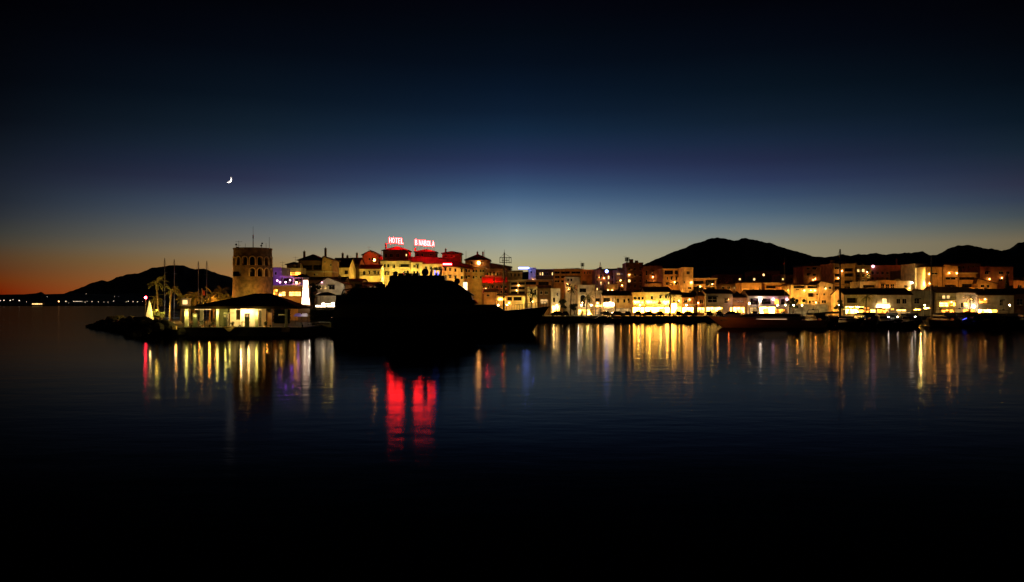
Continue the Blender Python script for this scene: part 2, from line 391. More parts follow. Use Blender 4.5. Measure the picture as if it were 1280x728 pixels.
def hip_roof(W_, Dp, z, h, ov=.45, th=.16, ridge_=None):
    m = MB(); a, c, e, g = -ov, W_+ov, -ov, Dp+ov
    m.box(a, e, z-th, c, g, z)
    s = min(c-a, g-e)/2
    if c-a >= g-e: r0 = (a+s*.95, (e+g)/2); r1 = (c-s*.95, (e+g)/2)
    else: r0 = ((a+c)/2, e+s*.95); r1 = ((a+c)/2, g-s*.95)
    A=(a,e,z+.002);B=(c,e,z+.002);C=(c,g,z+.002);D_=(a,g,z+.002); P0=(r0[0],r0[1],z+h); P1=(r1[0],r1[1],z+h)
    if c-a >= g-e:
        m.face([A,B,P1,P0]); m.face([C,D_,P0,P1]); m.face([B,C,P1]); m.face([D_,A,P0])
    else:
        m.face([A,B,P0]); m.face([B,C,P1,P0]); m.face([C,D_,P1]); m.face([D_,A,P0,P1])
    return m
def gable_x(W_, Dp, z, h, ov=.45, th=.18):      # ridge runs left to right
    m = MB(); y0, y1, ym = -ov, Dp+ov, Dp/2
    sl = h/(ym+ov)
    pts = [(y0, z-sl*0), (ym, z+h), (y1, z)]
    m.loft([[(x, p, q) for p, q in ((y0,z),(ym,z+h),(y1,z),(y1,z-th),(ym,z+h-th),(y0,z-th))] for x in (-ov*.5, W_+ov*.5)])
    return m
def gable_y(W_, Dp, z, h, ov=.45, th=.18, peak=.5):
    m = MB(); x0, x1, xm = -ov, W_+ov, W_*peak
    m.loft([[(x, y, q) for x, q in ((x0,z),(xm,z+h),(x1,z),(x1,z-th),(xm,z+h-th),(x0,z-th))] for y in (-ov*.6, Dp+ov*.6)])
    return m
def chimney_mesh(x, y, z, h=1.3, w=.55):
    m = MB(); m.box(x-w/2, y-w/2, z, x+w/2, y+w/2, z+h); m.box(x-w/2-.08, y-w/2-.08, z+h+.002, x+w/2+.08, y+w/2+.08, z+h+.1)
    m.tube((x, y, z+h+.1), (x, y, z+h+.4), .12, .1, 8); return m
def antenna_mesh(x, y, z, h=3.0):
    m = MB(); m.tube((x,y,z),(x,y,z+h),.035,.025,6); m.tube((x-.7,y,z+h-.2),(x+.7,y,z+h-.2),.02,n=5)
    for i in range(6):
        u = x-.6+i*.24; m.tube((u,y-.28,z+h-.2),(u,y+.28,z+h-.2),.015,n=4)
    m.tube((x-.35,y,z+h-.9),(x+.35,y,z+h-.9),.02,n=5); return m

WCOUNT = 0
def building(label, x0, x1, ytop, D, wall='cream', roof='flat', rh=6, dp=9, wins=(), lights=(), cat='building', name='town_house', auto=None, extras=(), rw=.22, group=None, ybot=None, peak=.5):
    global WCOUNT
    k = F/D; W_ = (x1-x0)/k; top = Z(ytop, D); H_ = top - BASE
    root = thing(name, label, cat, (X(x0, D), D, BASE), 0, group)
    U = lambda px: (px-x0)/k
    ZZ = lambda py: Z(py, D) - BASE
    wins = list(wins)
    if auto:
        ya, yb, rows, cols, wf = auto
        for r_ in range(rows):
            for c_ in range(cols):
                cx = x0 + (x1-x0)*(c_+.5)/cols; w = (x1-x0)/cols*wf/2; yy = ya + (yb-ya)*(r_+.5)/rows; hh = (yb-ya)/rows*.27
                wins.append(('w' if random.random() > .09 else 'l', cx-w, yy-hh, cx+w, yy+hh))
    holes = []; later = []
    for w in wins:
        kd, a, b_, c, d = w[:5]
        if name == 'hotel' and kd == 'w': a -= .35; c += .35; d += .3
        if kd in 'Sx' and D < 262 and b_ > 382: b_ += .9
        u0, u1, z1, z0 = max(.05, U(a)), min(W_-.05, U(c)), min(H_-.1, ZZ(b_)), max(.02, ZZ(d))
        if u1-u0 < .15 or z1-z0 < .15: continue
        dep = {'w':.2,'l':.2,'d':1.3,'s':.35,'S':.35,'x':.35,'o':.35,'g':.25}.get(kd, 0)
        if dep: holes.append((u0, z0, u1, z1, dep))
        later.append((kd, u0, z0, u1, z1, dep))
    m = MB(); facade(m, W_, H_, holes, rw)
    m.face([(0,0,0),(0,0,H_),(0,dp,H_),(0,dp,0)]); m.face([(W_,0,0),(W_,dp,0),(W_,dp,H_),(W_,0,H_)])
    m.face([(0,dp,0),(0,dp,H_),(W_,dp,H_),(W_,dp,0)]); m.face([(0,0,H_),(W_,0,H_),(W_,dp,H_),(0,dp,H_)])
    rhm = rh/k*(1.4 if D < 262 and x0 > 680 and roof == 'gablex' else 1)
    if roof == 'gabley':
        m.loft([[(0,.003,H_+.001),(W_,.003,H_+.001),(W_*peak,.003,H_+rhm-.05)],[(0,dp,H_+.001),(W_,dp,H_+.001),(W_*peak,dp,H_+rhm-.05)]])
    if roof == 'gablex':
        for x_ in (0, W_-.2):
            m.loft([[(x_,0,H_),(x_,dp/2,H_+rhm-.1),(x_,dp,H_)],[(x_+.2,0,H_),(x_+.2,dp/2,H_+rhm-.1),(x_+.2,dp,H_)]])
    m.build('wall', M[wall], root)
    for kd, u0, z0, u1, z1, dep in later:
        wd = u1-u0; ht = z1-z0
        if kd in 'wl':
            m = window_frame(u0, z0, u1, z1, dep-.03, nx=1 if wd > .8 else 0, nz=1 if ht > 1.5 else 0)
            m.box(u0-.08, -.07, z0-.09, u1+.08, .05, z0-.003)
            f = m.build('window', M['trim'], root)
            pane_mesh(u0, z0, u1, z1, dep-.02).build('pane', M['pane'] if kd == 'w' else M['litwin'], f)
        elif kd == 'd':
            m = window_frame(u0, z0, u1, z1, dep-.05, nx=max(1, min(6, int(wd/1.4))), nz=1)
            f = m.build('window', M['wood'], root)
            pane_mesh(u0, z0, u1, z1, dep-.04).build('pane', M['pane'], f)
            railing(u0+.02, u1-.02, z0+.005, .1).build('railing', M['iron'], root)
        elif kd in 'sSogx':
            m = window_frame(u0, z0, u1, z1, dep-.1, bar=.1, nx=max(1, min(14, int(wd/1.6))), nz=1)
            f = m.build('shop_window', M['wood'], root)
            pane_mesh(u0, z0, u1, z1, dep-.06).build('pane', M[{'s':'shop','x':'shopx','S':'shopw','o':'shopo','g':'dimwin'}[kd]], f)
        elif kd in 'ra':
            cx = (u0+u1)/2; n = 16
            if kd == 'r':
                out_ = [(cx+wd/2*math.cos(2*math.pi*i/n), (z0+z1)/2+ht/2*math.sin(2*math.pi*i/n)) for i in range(n)]
            else:
                zc = z1 - wd/2
                out_ = [(u0, z0), (u1, z0)] + [(cx+wd/2*math.cos(math.pi*i/10), max(z0+.05, zc)+wd/2*math.sin(math.pi*i/10)) for i in range(11)]
            c0 = ((u0+u1)/2, (z0+z1)/2)
            big = [(c0[0]+(p[0]-c0[0])*1.12, c0[1]+(p[1]-c0[1])*1.1) for p in out_]
            m = MB(); m.loft([[(p[0],-.09,p[1]) for p in big],[(p[0],-.09,p[1]) for p in out_],[(p[0],-.03,p[1]) for p in out_]], cap=False)
            m.loft([[(p[0],-.09,p[1]) for p in big],[(p[0],-.002,p[1]) for p in big]], cap=False)
            f = m.build('window', M['trim'], root)
            m = MB(); m.prism(out_, -.03, -.01); m.build('pane', M['pane'], f)
        elif kd == 'b':
            m = MB(); m.box(u0, -1.1, z0-.14, u1, -.003, z0); m.build('balcony', M['trim'], root)
            railing(u0+.04, u1-.04, z0+.003, -1.05, -.01).build('railing', M['iron'], root)
        elif kd == 'A':   # plain sloping awning
            m = MB(); m.loft([[(x_,-.02,z1),(x_,-1.5,z0+.28),(x_,-1.5,z0),(x_,-1.44,z0+.02),(x_,-1.44,z0+.26),(x_,-.02,z1-.1)] for x_ in (u0,u1)])
            m.build('awning', M['canvw'], root)
        elif kd in 'BX':   # blue or red canopy
            m = MB(); m.loft([[(x_,-.02,z1),(x_,-2.0,z0+.35),(x_,-2.0,z0),(x_,-1.95,z0+.02),(x_,-1.95,z0+.3),(x_,-.02,z1-.1)] for x_ in (u0,u1)])
            n = max(2, int(wd/1.2))
            for i in range(n):
                a = u0+(u1-u0)*i/n; c = u0+(u1-u0)*(i+1)/n; mm_ = (a+c)/2
                m.face([(a,-2.003,z0),(c,-2.003,z0),((c+mm_)/2,-2.003,z0-.2),((a+mm_)/2,-2.003,z0-.2)])
            m.build('awning', M['canvb' if kd == 'B' else 'canvr'], root)
        elif kd == 'p':    # pergola / porch posts with a beam
            m = MB(); m.box(u0, -2.6, z1-.25, u1, -.003, z1)
            n = max(2, int(wd/2.6))
            for i in range(n+1):
                c = u0+.1+(u1-u0-.2)*i/n; m.box(c-.12, -2.5, z0, c+.12, -2.26, z1-.252)
            m.build('porch', M['trim'], root)
        elif kd == 'N':    # strip light
            m = MB(); m.box(u0, -.25, z0, u1, -.003, z1); m.build('light_strip', M['sign'], root)
    rz_ = H_
    if roof == 'flat':
        m = MB(); t_ = .22; h_ = .55
        m.box(-.05,-.05,H_+.003,W_+.05,t_,H_+h_); m.box(-.05,dp-t_,H_+.003,W_+.05,dp+.05,H_+h_)
        m.box(-.05,t_,H_+.003,t_,dp-t_,H_+h_); m.box(W_-t_,t_,H_+.003,W_+.05,dp-t_,H_+h_)
        rf = m.build('parapet', M[wall], root)
    elif roof == 'slab':
        m = MB(); m.box(-.3,-.3,H_+.003,W_+.3,dp+.3,H_+.28); rf = m.build('roof', M['trim'], root)
    else:
        if roof == 'hip': m = hip_roof(W_, dp, H_+.18, rhm)
        elif roof == 'gablex': m = gable_x(W_, dp, H_+.2, rhm)
        elif roof == 'gabley': m = gable_y(W_, dp, H_+.2, rhm, peak=peak)
        elif roof == 'shed':
            m = MB(); m.loft([[(x_,-.5,H_),(x_,dp+.3,H_+rhm),(x_,dp+.3,H_+rhm+.2),(x_,-.5,H_+.2)] for x_ in (-.25, W_+.25)])
        rf = m.build('roof', M['roof'], root)
    for e in extras:
        if e[0] == 'c':
            chimney_mesh(U(e[1]), dp*.45, H_ + (.3 if roof in ('flat','slab') else rhm*.6), max(.8, (rh*.4+e[2])/k)).build('chimney', M['brown'], rf)
        elif e[0] == 't': antenna_mesh(U(e[1]), dp*.5, H_ + (.1 if roof == 'flat' else rhm*.8), e[2]/k).build('antenna', M['iron'], root)
        elif e[0] == 'm':
            m = MB(); m.tube((U(e[1]),dp*.5,H_),(U(e[1]),dp*.5,H_+e[2]/k),.09,.05,6); m.build('aerial_mast', M['iron'], root)
        elif e[0] == 'w':
            u, z = U(e[1]), ZZ(e[2]); m = MB(); m.box(u-.06,-.3,z+.14,u+.06,-.003,z+.2); m.tube((u,-.27,z+.07),(u,-.27,z+.16),.09,.05,8)
            lm = m.build('wall_lamp', M['iron'], root)
            mb_ = MB(); mb_.ball((u,-.27,z-.08),e[4] if len(e) > 4 else .16,10); mb_.build('bulb', M[e[3]], lm)
    rd = random.Random(int(x0*13 + ytop*7))
    if D < 335 and name != 'roof_pavilion':
        if rd.random() < .7:
            uu = rd.choice((.12, W_-.12)); m = MB(); m.tube((uu,-.09,.05),(uu,-.09,H_-.1),.05,n=6); m.build('downpipe', M['iron'], root)
        hw = [h for h in holes if h[4] < .3 and h[1] > 2.5]
        for h in hw:
            if rd.random() < .22:
                m = MB(); m.box(h[2]+.12,-.36,h[1]+.1,h[2]+.75,-.003,h[1]+.6); m.build('air_conditioner', M['trim'], root)
            elif rd.random() < .3:
                m = MB(); m.box(h[0]-.1,-.75,h[3]+.02,h[2]+.1,-.003,h[3]+.1); m.box(h[0]-.1,-.75,h[3]-.2,h[2]+.1,-.72,h[3]+.02); m.build('window_awning', M['canvd'], root)
        if roof == 'flat' and W_ > 4:
            for q in range(rd.choice((1,2,3))):
                uu = rd.uniform(.8, W_-.8); hh_ = rd.uniform(.5,1.5); ww = rd.uniform(.25,.7)
                m = MB(); m.box(uu-ww,dp*.3,H_+.004,uu+ww,dp*.3+1.2,H_+.5+hh_); m.build('roof_hut' if ww > .45 else 'chimney', M['brown'], rf)
        if rd.random() < .45: antenna_mesh(rd.uniform(.6, max(.7,W_-.6)), dp*.5, H_+(.1 if roof in ('flat','slab') else rhm*.7), rd.uniform(1.2,2.4)).build('antenna', M['iron'], rf)
    for rep in range(0 if x0 < 600 or D > 345 else (1 if D <= 262 else 2)):  # randomly placed wall lamps, added for hot spots of light on the walls
        if rd.random() > .72: continue
        u = rd.uniform(.12,.88)*W_; z = ZZ(rd.uniform(374,381)) if D <= 262 else ZZ(min(363, ytop + rd.uniform(5,22))); m = MB(); m.box(u-.05,-.3,z+.14,u+.05,-.003,z+.2); m.tube((u,-.27,z+.07),(u,-.27,z+.16),.09,.05,8)
        lm = m.build('wall_lamp', M['iron'], root)
        mb_ = MB(); mb_.ball((u,-.27,z-.04),.11,8); mb_.build('bulb', M['lampo'], lm)
        light(x0+u*k, HY-(z-.3+BASE-CH)*k, D-.9, rd.choice('OOY'), rd.uniform(.7,2.2), 1.0, root)
    for px, py, dd, c, lev in lights:
        light(px, py, D-dd, c, lev, dd, root)  # lights without a fixture, added before the wall to wash it
    return root

B = building
# --- right-hand waterfront, front row ------------------------------------------------
B('bright cream corner house with one tall window, left end of the right waterfront row', 689, 700.5, 363, 258, 'white', 'flat', dp=7, wins=[('w',695.5,366,698,370.5),('S',690,382,700,394),('w',691,372,694,378)], lights=[(692,384,4,'W',1.6)])
B('tall white four storey house with paired small top windows above the arched house', 706.5, 724.8, 346.2, 276, 'white', 'shed', 1.6, 8, wins=[('w',709,348.3,711.4,352),('w',713,348.3,715.6,352),('w',707.5,355.6,713,358.6),('w',709.2,361.6,711.3,366),('w',718,356,720.5,361)], lights=[(711,372,6,'W',.5),(720,358,7,'WW',.12)])
B('cream house with a dark square loggia over a round arched doorway behind a palm', 722, 743.5, 358.6, 259, 'cream', 'flat', dp=9, wins=[('d',724.5,360.6,733,365.6),('a',725.4,369,731.6,384),('w',734.5,373,738,379),('S',722.6,386,742,394)], lights=[(735,384,4,'W',.95),(723,382,4,'WW',1.0)])
B('narrow pale house with a glass loggia between the arched house and the dark roof', 743.8, 753, 366, 260, 'white', 'flat', dp=9, wins=[('d',744.6,373,751,377.4),('S',744.5,381,752.5,384),('g',744.5,387,752.5,394)], lights=[(748,384,4,'O',.55)])
B('low cream shop house with a wide dark opening above a bright shop sign strip', 753.2, 768.2, 370, 258, 'cream', 'gablex', 4.5, 9, wins=[('d',754.4,372.6,763,378),('w',765.2,372.8,767.3,377.6),('N',754.8,379.6,767,382),('g',755,386,767.5,394)], lights=[(760,383.5,3,'O',.9)], extras=[('c',756,2)])
B('plain cream shop house with three small dark upper windows beside the bright arcade', 768.6, 790.5, 370, 259, 'cream', 'gablex', 4.2, 9, wins=[('w',770.6,373.2,774,378.8),('w',779,374,782,378.8),('w',784.2,373,787.4,379),('g',770,385.5,789,394)], lights=[(776,384,4,'O',.45),(787,382,4,'O',.55)], extras=[('c',778,2),('t',772,7)])
B('ochre shop house with three close dark windows above two bright shop storeys', 790.8, 806, 367.8, 257, 'ochre', 'flat', dp=9, wins=[('w',812-20,371,796,375),('w',797.4,371,800.6,375),('w',801.6,371,804.8,375),('s',791.2,375.8,805.6,380),('x',791.2,383.4,805.6,391),('A',791,380.2,805.8,382.8)], lights=[(798,377,3.4,'Y',1.87)])
B('yellow shop house with a small square window above a glowing two storey arcade', 806.3, 838.5, 365.6, 258, 'cream', 'gablex', 4.6, 9, wins=[('w',813.2,370,816.6,374.6),('w',824,369.6,827,373.6),('w',831,369.8,834,373.4),('s',806.8,375.6,837,380),('x',806.8,383.2,838,391.5),('A',806.6,380.2,838.2,382.8)], lights=[(812,376,3.6,'Y',2.55),(826,376,4,'YG',1.36),(834,374,3,'Y',1.36)], extras=[('c',820,2),('w',832,378.5,'pink',.3)])
B('white shop house with two narrow dark windows beside the dark palm', 838.7, 852.4, 369, 259, 'white', 'gablex', 4, 9, wins=[('w',841.2,374.4,843.6,379),('w',846.2,374.4,848.8,379),('x',839,379.6,846,391.5),('s',846,383.4,852,391.5)], lights=[(842,381,3.6,'Y',1.53),(849,382,4,'Y',0.85)])
B('low rose coloured shop house with one faint window', 852.7, 867.6, 372.4, 258, 'rose', 'gablex', 4.2, 9, wins=[('w',855,374.6,859,378.4),('x',853.2,383.6,867,391.5),('A',853,380,867.4,382.8)], lights=[(858,383,4,'O',.55)], extras=[('c',866,3)])
B('narrow rose house with one dark square window right of the dark palm', 868, 882, 370.4, 259, 'rose', 'gablex', 3.4, 9, wins=[('w',874.6,374.4,879,379.8),('S',872,383.4,881.5,391.5)], lights=[(876,384,5,'O',.28)])
B('long grey cream house with a big dark square window and dark shuttered door', 882.3, 915.8, 367.6, 257, 'grey', 'gablex', 3.8, 9, wins=[('w',884.6,370.6,896.4,378.6),('w',905.4,373.6,910,379.4),('S',882.8,383,903.8,391.5),('S',912.4,383,915.6,391.5)], lights=[(886,384,6,'Y',.12),(907,384,6,'Y',.16)])
B('rose cream house with a row of tiny lit windows above white shops', 916.1, 933, 372.4, 258, 'ochre', 'hip', 5, 9, wins=[('g',918,375.6,920.4,378.6),('g',922,375.6,924.4,378.6),('g',926,375.6,930,378.8),('S',916.4,383,931,391.5)], lights=[(921,382,3.6,'PK',.5),(928,382,3.6,'O',.7)])
B('dark tiled house with three white lamps along its open upper gallery', 936, 985.5, 370.4, 256, 'white', 'gablex', 5.4, 10, wins=[('d',938,373,948.6,381),('d',952,373.4,964.6,380.6),('o',968,374,974,381),('d',976,374,982,381),('g',937,384,947,391.5),('x',949.4,383,969,392),('o',970,386.4,984,392)], lights=[], extras=[('w',950.2,374,'lampw',.32),('w',966.3,374,'pink',.34),('w',983.6,374,'pink',.3),('c',955,2)])
for px in (950.2, 966.3, 983.6): light(px, 374.6, 254.6, 'PK', .8, 1.5)
B('long blue canopied terrace restaurant in front of the bright yellow apartments', 986, 1035, 381.5, 255, 'white', 'slab', dp=6, wins=[('B',969.5,383.4,986,387.4)], name='restaurant', cat='restaurant', lights=[])
B('cream house with a dark tiled roof and dark wide window behind a lit palm', 1055, 1095.4, 368.8, 254, 'cream', 'gablex', 5.6, 10, wins=[('d',1059,372.6,1071.6,379),('x',1057.4,382.2,1080,392.6),('o',1081,384,1087,392),('S',1088,386,1095,392)], lights=[(1069,382,5,'Y',.22),(1082,380,4,'Y',.3)], extras=[('c',1066,2),('c',1090,2)])
B('cream house with one square lit upper window and two dark ones', 1096, 1140, 369.2, 254, 'cream', 'gablex', 6, 10, wins=[('l',1103,373.4,1108.8,380),('w',1120.6,373.6,1125.6,380),('w',1128,373.6,1133.4,380),('N',1094.6,382,1111,384.4),('o',1097,386,1110,392),('o',1114,385.6,1118,388),('S',1121,386,1133,389.4),('g',1114,389.8,1138,393.6)], lights=[(1100,385,5,'Y',.18),(1118,386,5,'O',.16)], extras=[('c',1112,2),('t',1131,8)])
B('dim house at the foot of the tall floodlit side wall beside the mast', 1140.4, 1166, 366.4, 255, 'grey', 'flat', dp=9, wins=[('w',1143,373.4,1149.4,380),('x',1143,384,1151.6,388),('x',1154.6,383.8,1163,386.6)], lights=[(1150,386,5,'Y',.12)])
B('cream house with a pair of white lit upper windows and two glowing shop windows', 1170.4, 1195, 366.6, 254, 'cream', 'gablex', 5.4, 10, wins=[('l',1178,369.4,1182,373.6),('l',1183.4,369.4,1187.4,373.6),('b',1172,369,1194,375.6),('s',1174.6,378,1186.4,383.6),('s',1188,378,1194.6,382.8),('o',1177,387,1193,391)], lights=[(1190,377,3.4,'Y',.28)], extras=[('c',1176,2)])
B('cream house with one faintly lit upper window right beside the small lit palm', 1195.3, 1220.6, 366.2, 255, 'cream', 'gablex', 5, 10, wins=[('g',1203.4,368.6,1207.4,373.4),('w',1201.4,378.6,1204,385),('s',1205.4,378.4,1210.6,383.6),('o',1204,386.6,1219,390.6)], lights=[(1211,380,4,'Y',.5),(1200,380,5,'Y',.16)], extras=[('c',1200,2)])
B('long pale house with an orange lit balcony at its left end and one dark door', 1222, 1268, 369.6, 254, 'grey', 'gablex', 5.6, 10, wins=[('o',1224,373.4,1234.4,379.4),('b',1223.4,373.6,1235.6,380),('w',1249.8,375,1254,382.6),('x',1223,386,1247.4,393)], lights=[(1241,382,5,'Y',.2),(1226,377,2.6,'O',.4)], extras=[('c',1242,3),('w',1216.5,383,'lampw',.36)])
B('dark end house with a wide black opening at the right edge of the waterfront', 1268.4, 1340, 368, 256, 'brown', 'gablex', 5, 10, wins=[('w',1271,373.6,1279,381.6),('w',1300,373,1310,381)], lights=[(1275,385,6,'O',.06)])

# --- right-hand side, second and third rows --------------------------------------------
B('long orange lit office block with three rows of dark strip windows', 692.4, 727.4, 337, 400, 'ochre', 'slab', dp=16, cat='office block', name='office_block', wins=[(('w'),a,y,c,y+3) for y in (339.4,345,350.4) for a,c in ((693.4,699.6),(701.2,712.4),(713.8,725.6))], lights=[(700,356,12,'O',0.336),(717,356,12,'O',0.336)], extras=[('t',728,7)])
B('low dark red building with small red lit posts behind the office block', 727.8, 745, 338, 395, 'rose', 'slab', dp=14, wins=[('w',730+i*3.4,339.4,731.6+i*3.4,343) for i in range(4)], lights=[(731,336,3,'RO',0.400),(737,338,3,'RO',0.240)])
B('orange box shaped roof house above the low cream shop houses', 758.2, 772.4, 357.4, 285, 'ochre', 'flat', dp=8, wins=[('w',759.4,350,762,352)], lights=[(764,368,6,'O',.42),(758,365,3,'YG',.4)])
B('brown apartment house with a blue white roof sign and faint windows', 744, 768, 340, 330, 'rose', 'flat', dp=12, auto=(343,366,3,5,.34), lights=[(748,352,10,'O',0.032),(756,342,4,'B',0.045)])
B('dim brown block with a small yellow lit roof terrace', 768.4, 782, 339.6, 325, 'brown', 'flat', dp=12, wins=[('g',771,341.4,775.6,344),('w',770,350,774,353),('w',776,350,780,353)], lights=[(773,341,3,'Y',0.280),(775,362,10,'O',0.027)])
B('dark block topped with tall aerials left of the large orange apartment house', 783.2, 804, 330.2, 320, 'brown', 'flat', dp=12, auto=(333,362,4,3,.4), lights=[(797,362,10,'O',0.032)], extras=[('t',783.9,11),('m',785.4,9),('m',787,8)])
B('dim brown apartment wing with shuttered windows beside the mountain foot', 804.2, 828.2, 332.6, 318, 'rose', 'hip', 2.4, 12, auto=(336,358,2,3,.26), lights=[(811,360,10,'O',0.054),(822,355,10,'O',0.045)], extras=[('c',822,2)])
B('large orange apartment house with rows of small arched windows under a dark roof loggia', 828.6, 853.2, 336.8, 290, 'ochre', 'slab', dp=10, wins=[('d',830.6,338,841.6,343.4),('d',843.4,338,848,343),('d',849.4,338,854.8,343)]+[('w',a,346.2,a+2.3,350.2) for a in (833.2,838.4,844.4,850)]+[('w',a,353.4,a+3,356.4) for a in (832.2,837.6,843.8,848)], lights=[(834,362,7,'O',0.680),(846,362,7,'O',0.640),(840,344,8,'O',0.072)])
B('bright yellow stair wing with a square roof window joined to the large orange apartments', 853.4, 866.6, 336.4, 284, 'cream', 'flat', dp=10, wins=[('w',858,339,862.4,343.4),('w',854.6,351.4,856.4,354.8),('w',860,358.8,864.6,361.8)], lights=[(860,366,5,'O',1.5),(857,354,7,'O',.35)])
B('low apartment block with wide dark balconies edged by orange piers', 866.8, 895.4, 349, 286, 'ochre', 'slab', dp=9, wins=[('d',867.4,351,880,355.2),('d',881.6,350,894,357.4),('d',867.4,358.6,880,364),('d',881.6,359,894,363.4)], lights=[(880.6,366,4,'O',.8),(872,362,6,'O',.2),(893,360,5,'O',.3)])
B('small orange house with one arched window in front of the large apartments', 810, 827, 354.6, 276, 'ochre', 'shed', 2.2, 7, wins=[('a',815.4,357.6,820.4,364)], lights=[(812,362,4,'O',.8),(822,362,4,'O',.6)])
B('dim low house with a faint yellow window behind the grey cream house', 897, 925, 357, 300, 'brown', 'flat', dp=9, wins=[('g',917,358.6,920.6,361.6),('w',902,358,906,361.6),('w',909,358,913,361.6)], lights=[(919,363,4,'O',0.240)])
B('plain yellow orange house with one small round window', 927, 952.4, 354, 277, 'ochre', 'gablex', 1.4, 8, wins=[('r',939.6,361.6,943.6,365.2)], lights=[(931,366,5,'O',1.1),(945,368,5,'O',1.0)])
B('orange house with a long dark pergola under its roof edge', 956, 979, 354.4, 280, 'ochre', 'slab', dp=8, wins=[('d',957.6,357,977,360.8),('w',960,362.6,963.4,365)], lights=[(961,366,5,'O',.9),(974,368,5,'O',.75)])
B('bright yellow apartment house with two round windows and dark awnings', 988.6, 1008.6, 357, 268, 'cream', 'gablex', 1.8, 9, wins=[('d',992,357.4,1007,360.6),('w',995,361,999,363),('w',1003,361,1007,363),('r',993.8,374,998.2,378.4),('r',1002.4,374,1007,378.4)], lights=[(994,384,4.5,'Y',1.7),(1003,384,4.5,'Y',1.5),(997,370,6,'O',.6)])
B('narrow orange house squeezed left of the bright yellow apartments', 979.4, 988.4, 360, 271, 'ochre', 'flat', dp=8, wins=[('w',983,361.6,986.6,363.6),('w',984,366,987,370)], lights=[(984,372,5,'O',.9)])
B('yellow apartment house with a dark square balcony and a row of dark glass doors', 1008.8, 1024.4, 357.2, 267, 'cream', 'gablex', 1.8, 9, wins=[('d',1009.4,357.6,1024,360.6),('w',1012,361.4,1015,363.4),('w',1017.6,361.4,1020.6,363.4),('d',1010.2,366.4,1018,371.4),('w',1020.4,367,1023,369.6),('w',1011,375.6,1014,380),('w',1014.6,375.6,1018,380),('w',1018.6,375.6,1022,380)], lights=[(1013,385,4.5,'O',1.1),(1020,370,5,'O',.75)])
B('tall yellow gabled house with three small square windows beside the tall mast', 1024.6, 1041, 355, 266, 'cream', 'gabley', 3.2, 9, peak=.1, wins=[('w',1029.6,358.4,1032.8,361.8),('w',1036.2,358.4,1039.4,361.8),('w',1029,366.6,1031.8,369.8),('w',1027,375.4,1033,379.4)], lights=[(1031,384,4.5,'O',1.3),(1036,366,5,'O',.65)])
B('dim orange gabled building with two windows high behind the yellow apartments', 1004.4, 1031, 333, 330, 'rose', 'hip', 2.6, 12, wins=[('w',1008.4,334.6,1012.4,337.4),('w',1015.4,334.6,1020.4,337.4),('w',1008.4,342,1012.4,345),('w',1016,342,1020,345)], lights=[(1010,352,10,'O',0.099),(1022,352,10,'O',0.054)], extras=[('c',1021,2)])
B('tall dim yellow apartment tower with four storeys of dark balconies', 1041.6, 1069.4, 331.4, 290, 'ochre', 'flat', dp=12, name='apartment_tower', cat='apartment block', wins=[('d',1043.4,y,1050.8,y+4) for y in (342.2,349.6,358)]+[('d',1055.6,y,1066.8,y+4.2) for y in (335.4,341.8,350.6,358.2)]+[('w',1043.4,334.6,1049,337)], lights=[(1047,366,7,'O',0.264),(1060,366,7,'Y',0.240),(1052,346,9,'O',0.099)], extras=[('t',1063,5)])
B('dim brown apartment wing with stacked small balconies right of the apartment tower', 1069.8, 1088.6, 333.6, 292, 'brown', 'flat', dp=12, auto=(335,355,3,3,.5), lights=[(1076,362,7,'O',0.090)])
B('cream terrace house with a long dark opening behind its lit balcony', 1075, 1097.6, 354.4, 275, 'cream', 'flat', dp=8, wins=[('d',1079,356.4,1096.6,359.8)], lights=[(1077,362,3.4,'W',1.0),(1090,364,5,'O',.6)])
B('orange house front with three tall gridded windows side by side', 1098, 1119.6, 353, 273, 'ochre', 'flat', dp=8, wins=[('w',1101,355.2,1105.6,361.4),('w',1107,355.2,1111.8,361.4),('w',1113.2,355.2,1118.2,361.4)], lights=[(1104,366,4.5,'O',.6),(1114,366,4.5,'O',.6)])
B('cream house with a single dark window next to a small bright lamp', 1120, 1138.8, 353.6, 274, 'cream', 'flat', dp=8, wins=[('w',1129.8,356.4,1133.6,360)], lights=[(1124,366,5,'O',.65),(1134,364,5,'O',.6)], extras=[('w',1139.6,353.4,'lampw',.22)])
B('dark terraced building with a red lit roof terrace and a tall chimney', 1088, 1131, 333.4, 340, 'rose', 'flat', dp=14, auto=(338,352,2,7,.5), wins=[('d',1090,330,1108,334)], lights=[(1095,329,3,'RO',0.400),(1108,330,3,'RO',0.113),(1128,329,3.5,'RO',0.400)], extras=[('c',1129.6,7),('w',1091,333,'pink',.45)])
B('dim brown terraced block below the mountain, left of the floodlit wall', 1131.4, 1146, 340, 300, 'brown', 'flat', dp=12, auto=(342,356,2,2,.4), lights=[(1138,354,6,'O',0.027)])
B('tall orange house with a bright floodlit left flank and one awninged window', 1157, 1178.4, 334, 272, 'ochre', 'hip', 4, 9, wins=[('w',1163.6,341,1172.4,343.6),('w',1162,356.8,1167.4,362),('w',1169,356.8,1172.6,361)], lights=[(1168,364,5,'O',.6),(1168,345,7,'O',.32)])
B('pale yellow wall house washed by a floodlight at its foot beside the thin mast', 1143.6, 1156.6, 331.8, 278, 'cream', 'flat', dp=10, wins=[('w',1146,336,1148,338)], lights=[(1154.5,368,2.6,'W',16.0),(1151,356,5,'W',2.4),(1150,342,5,'YG',.9)])
B('orange house with a broad blank upper wall right of the tall orange house', 1178.8, 1198, 333.2, 276, 'ochre', 'gabley', 2.4, 9, peak=.08, wins=[('d',1181,356,1194.6,359.6),('w',1182,347,1195,350)], lights=[(1186,343,7,'O',.3),(1188,364,5,'O',.45)])
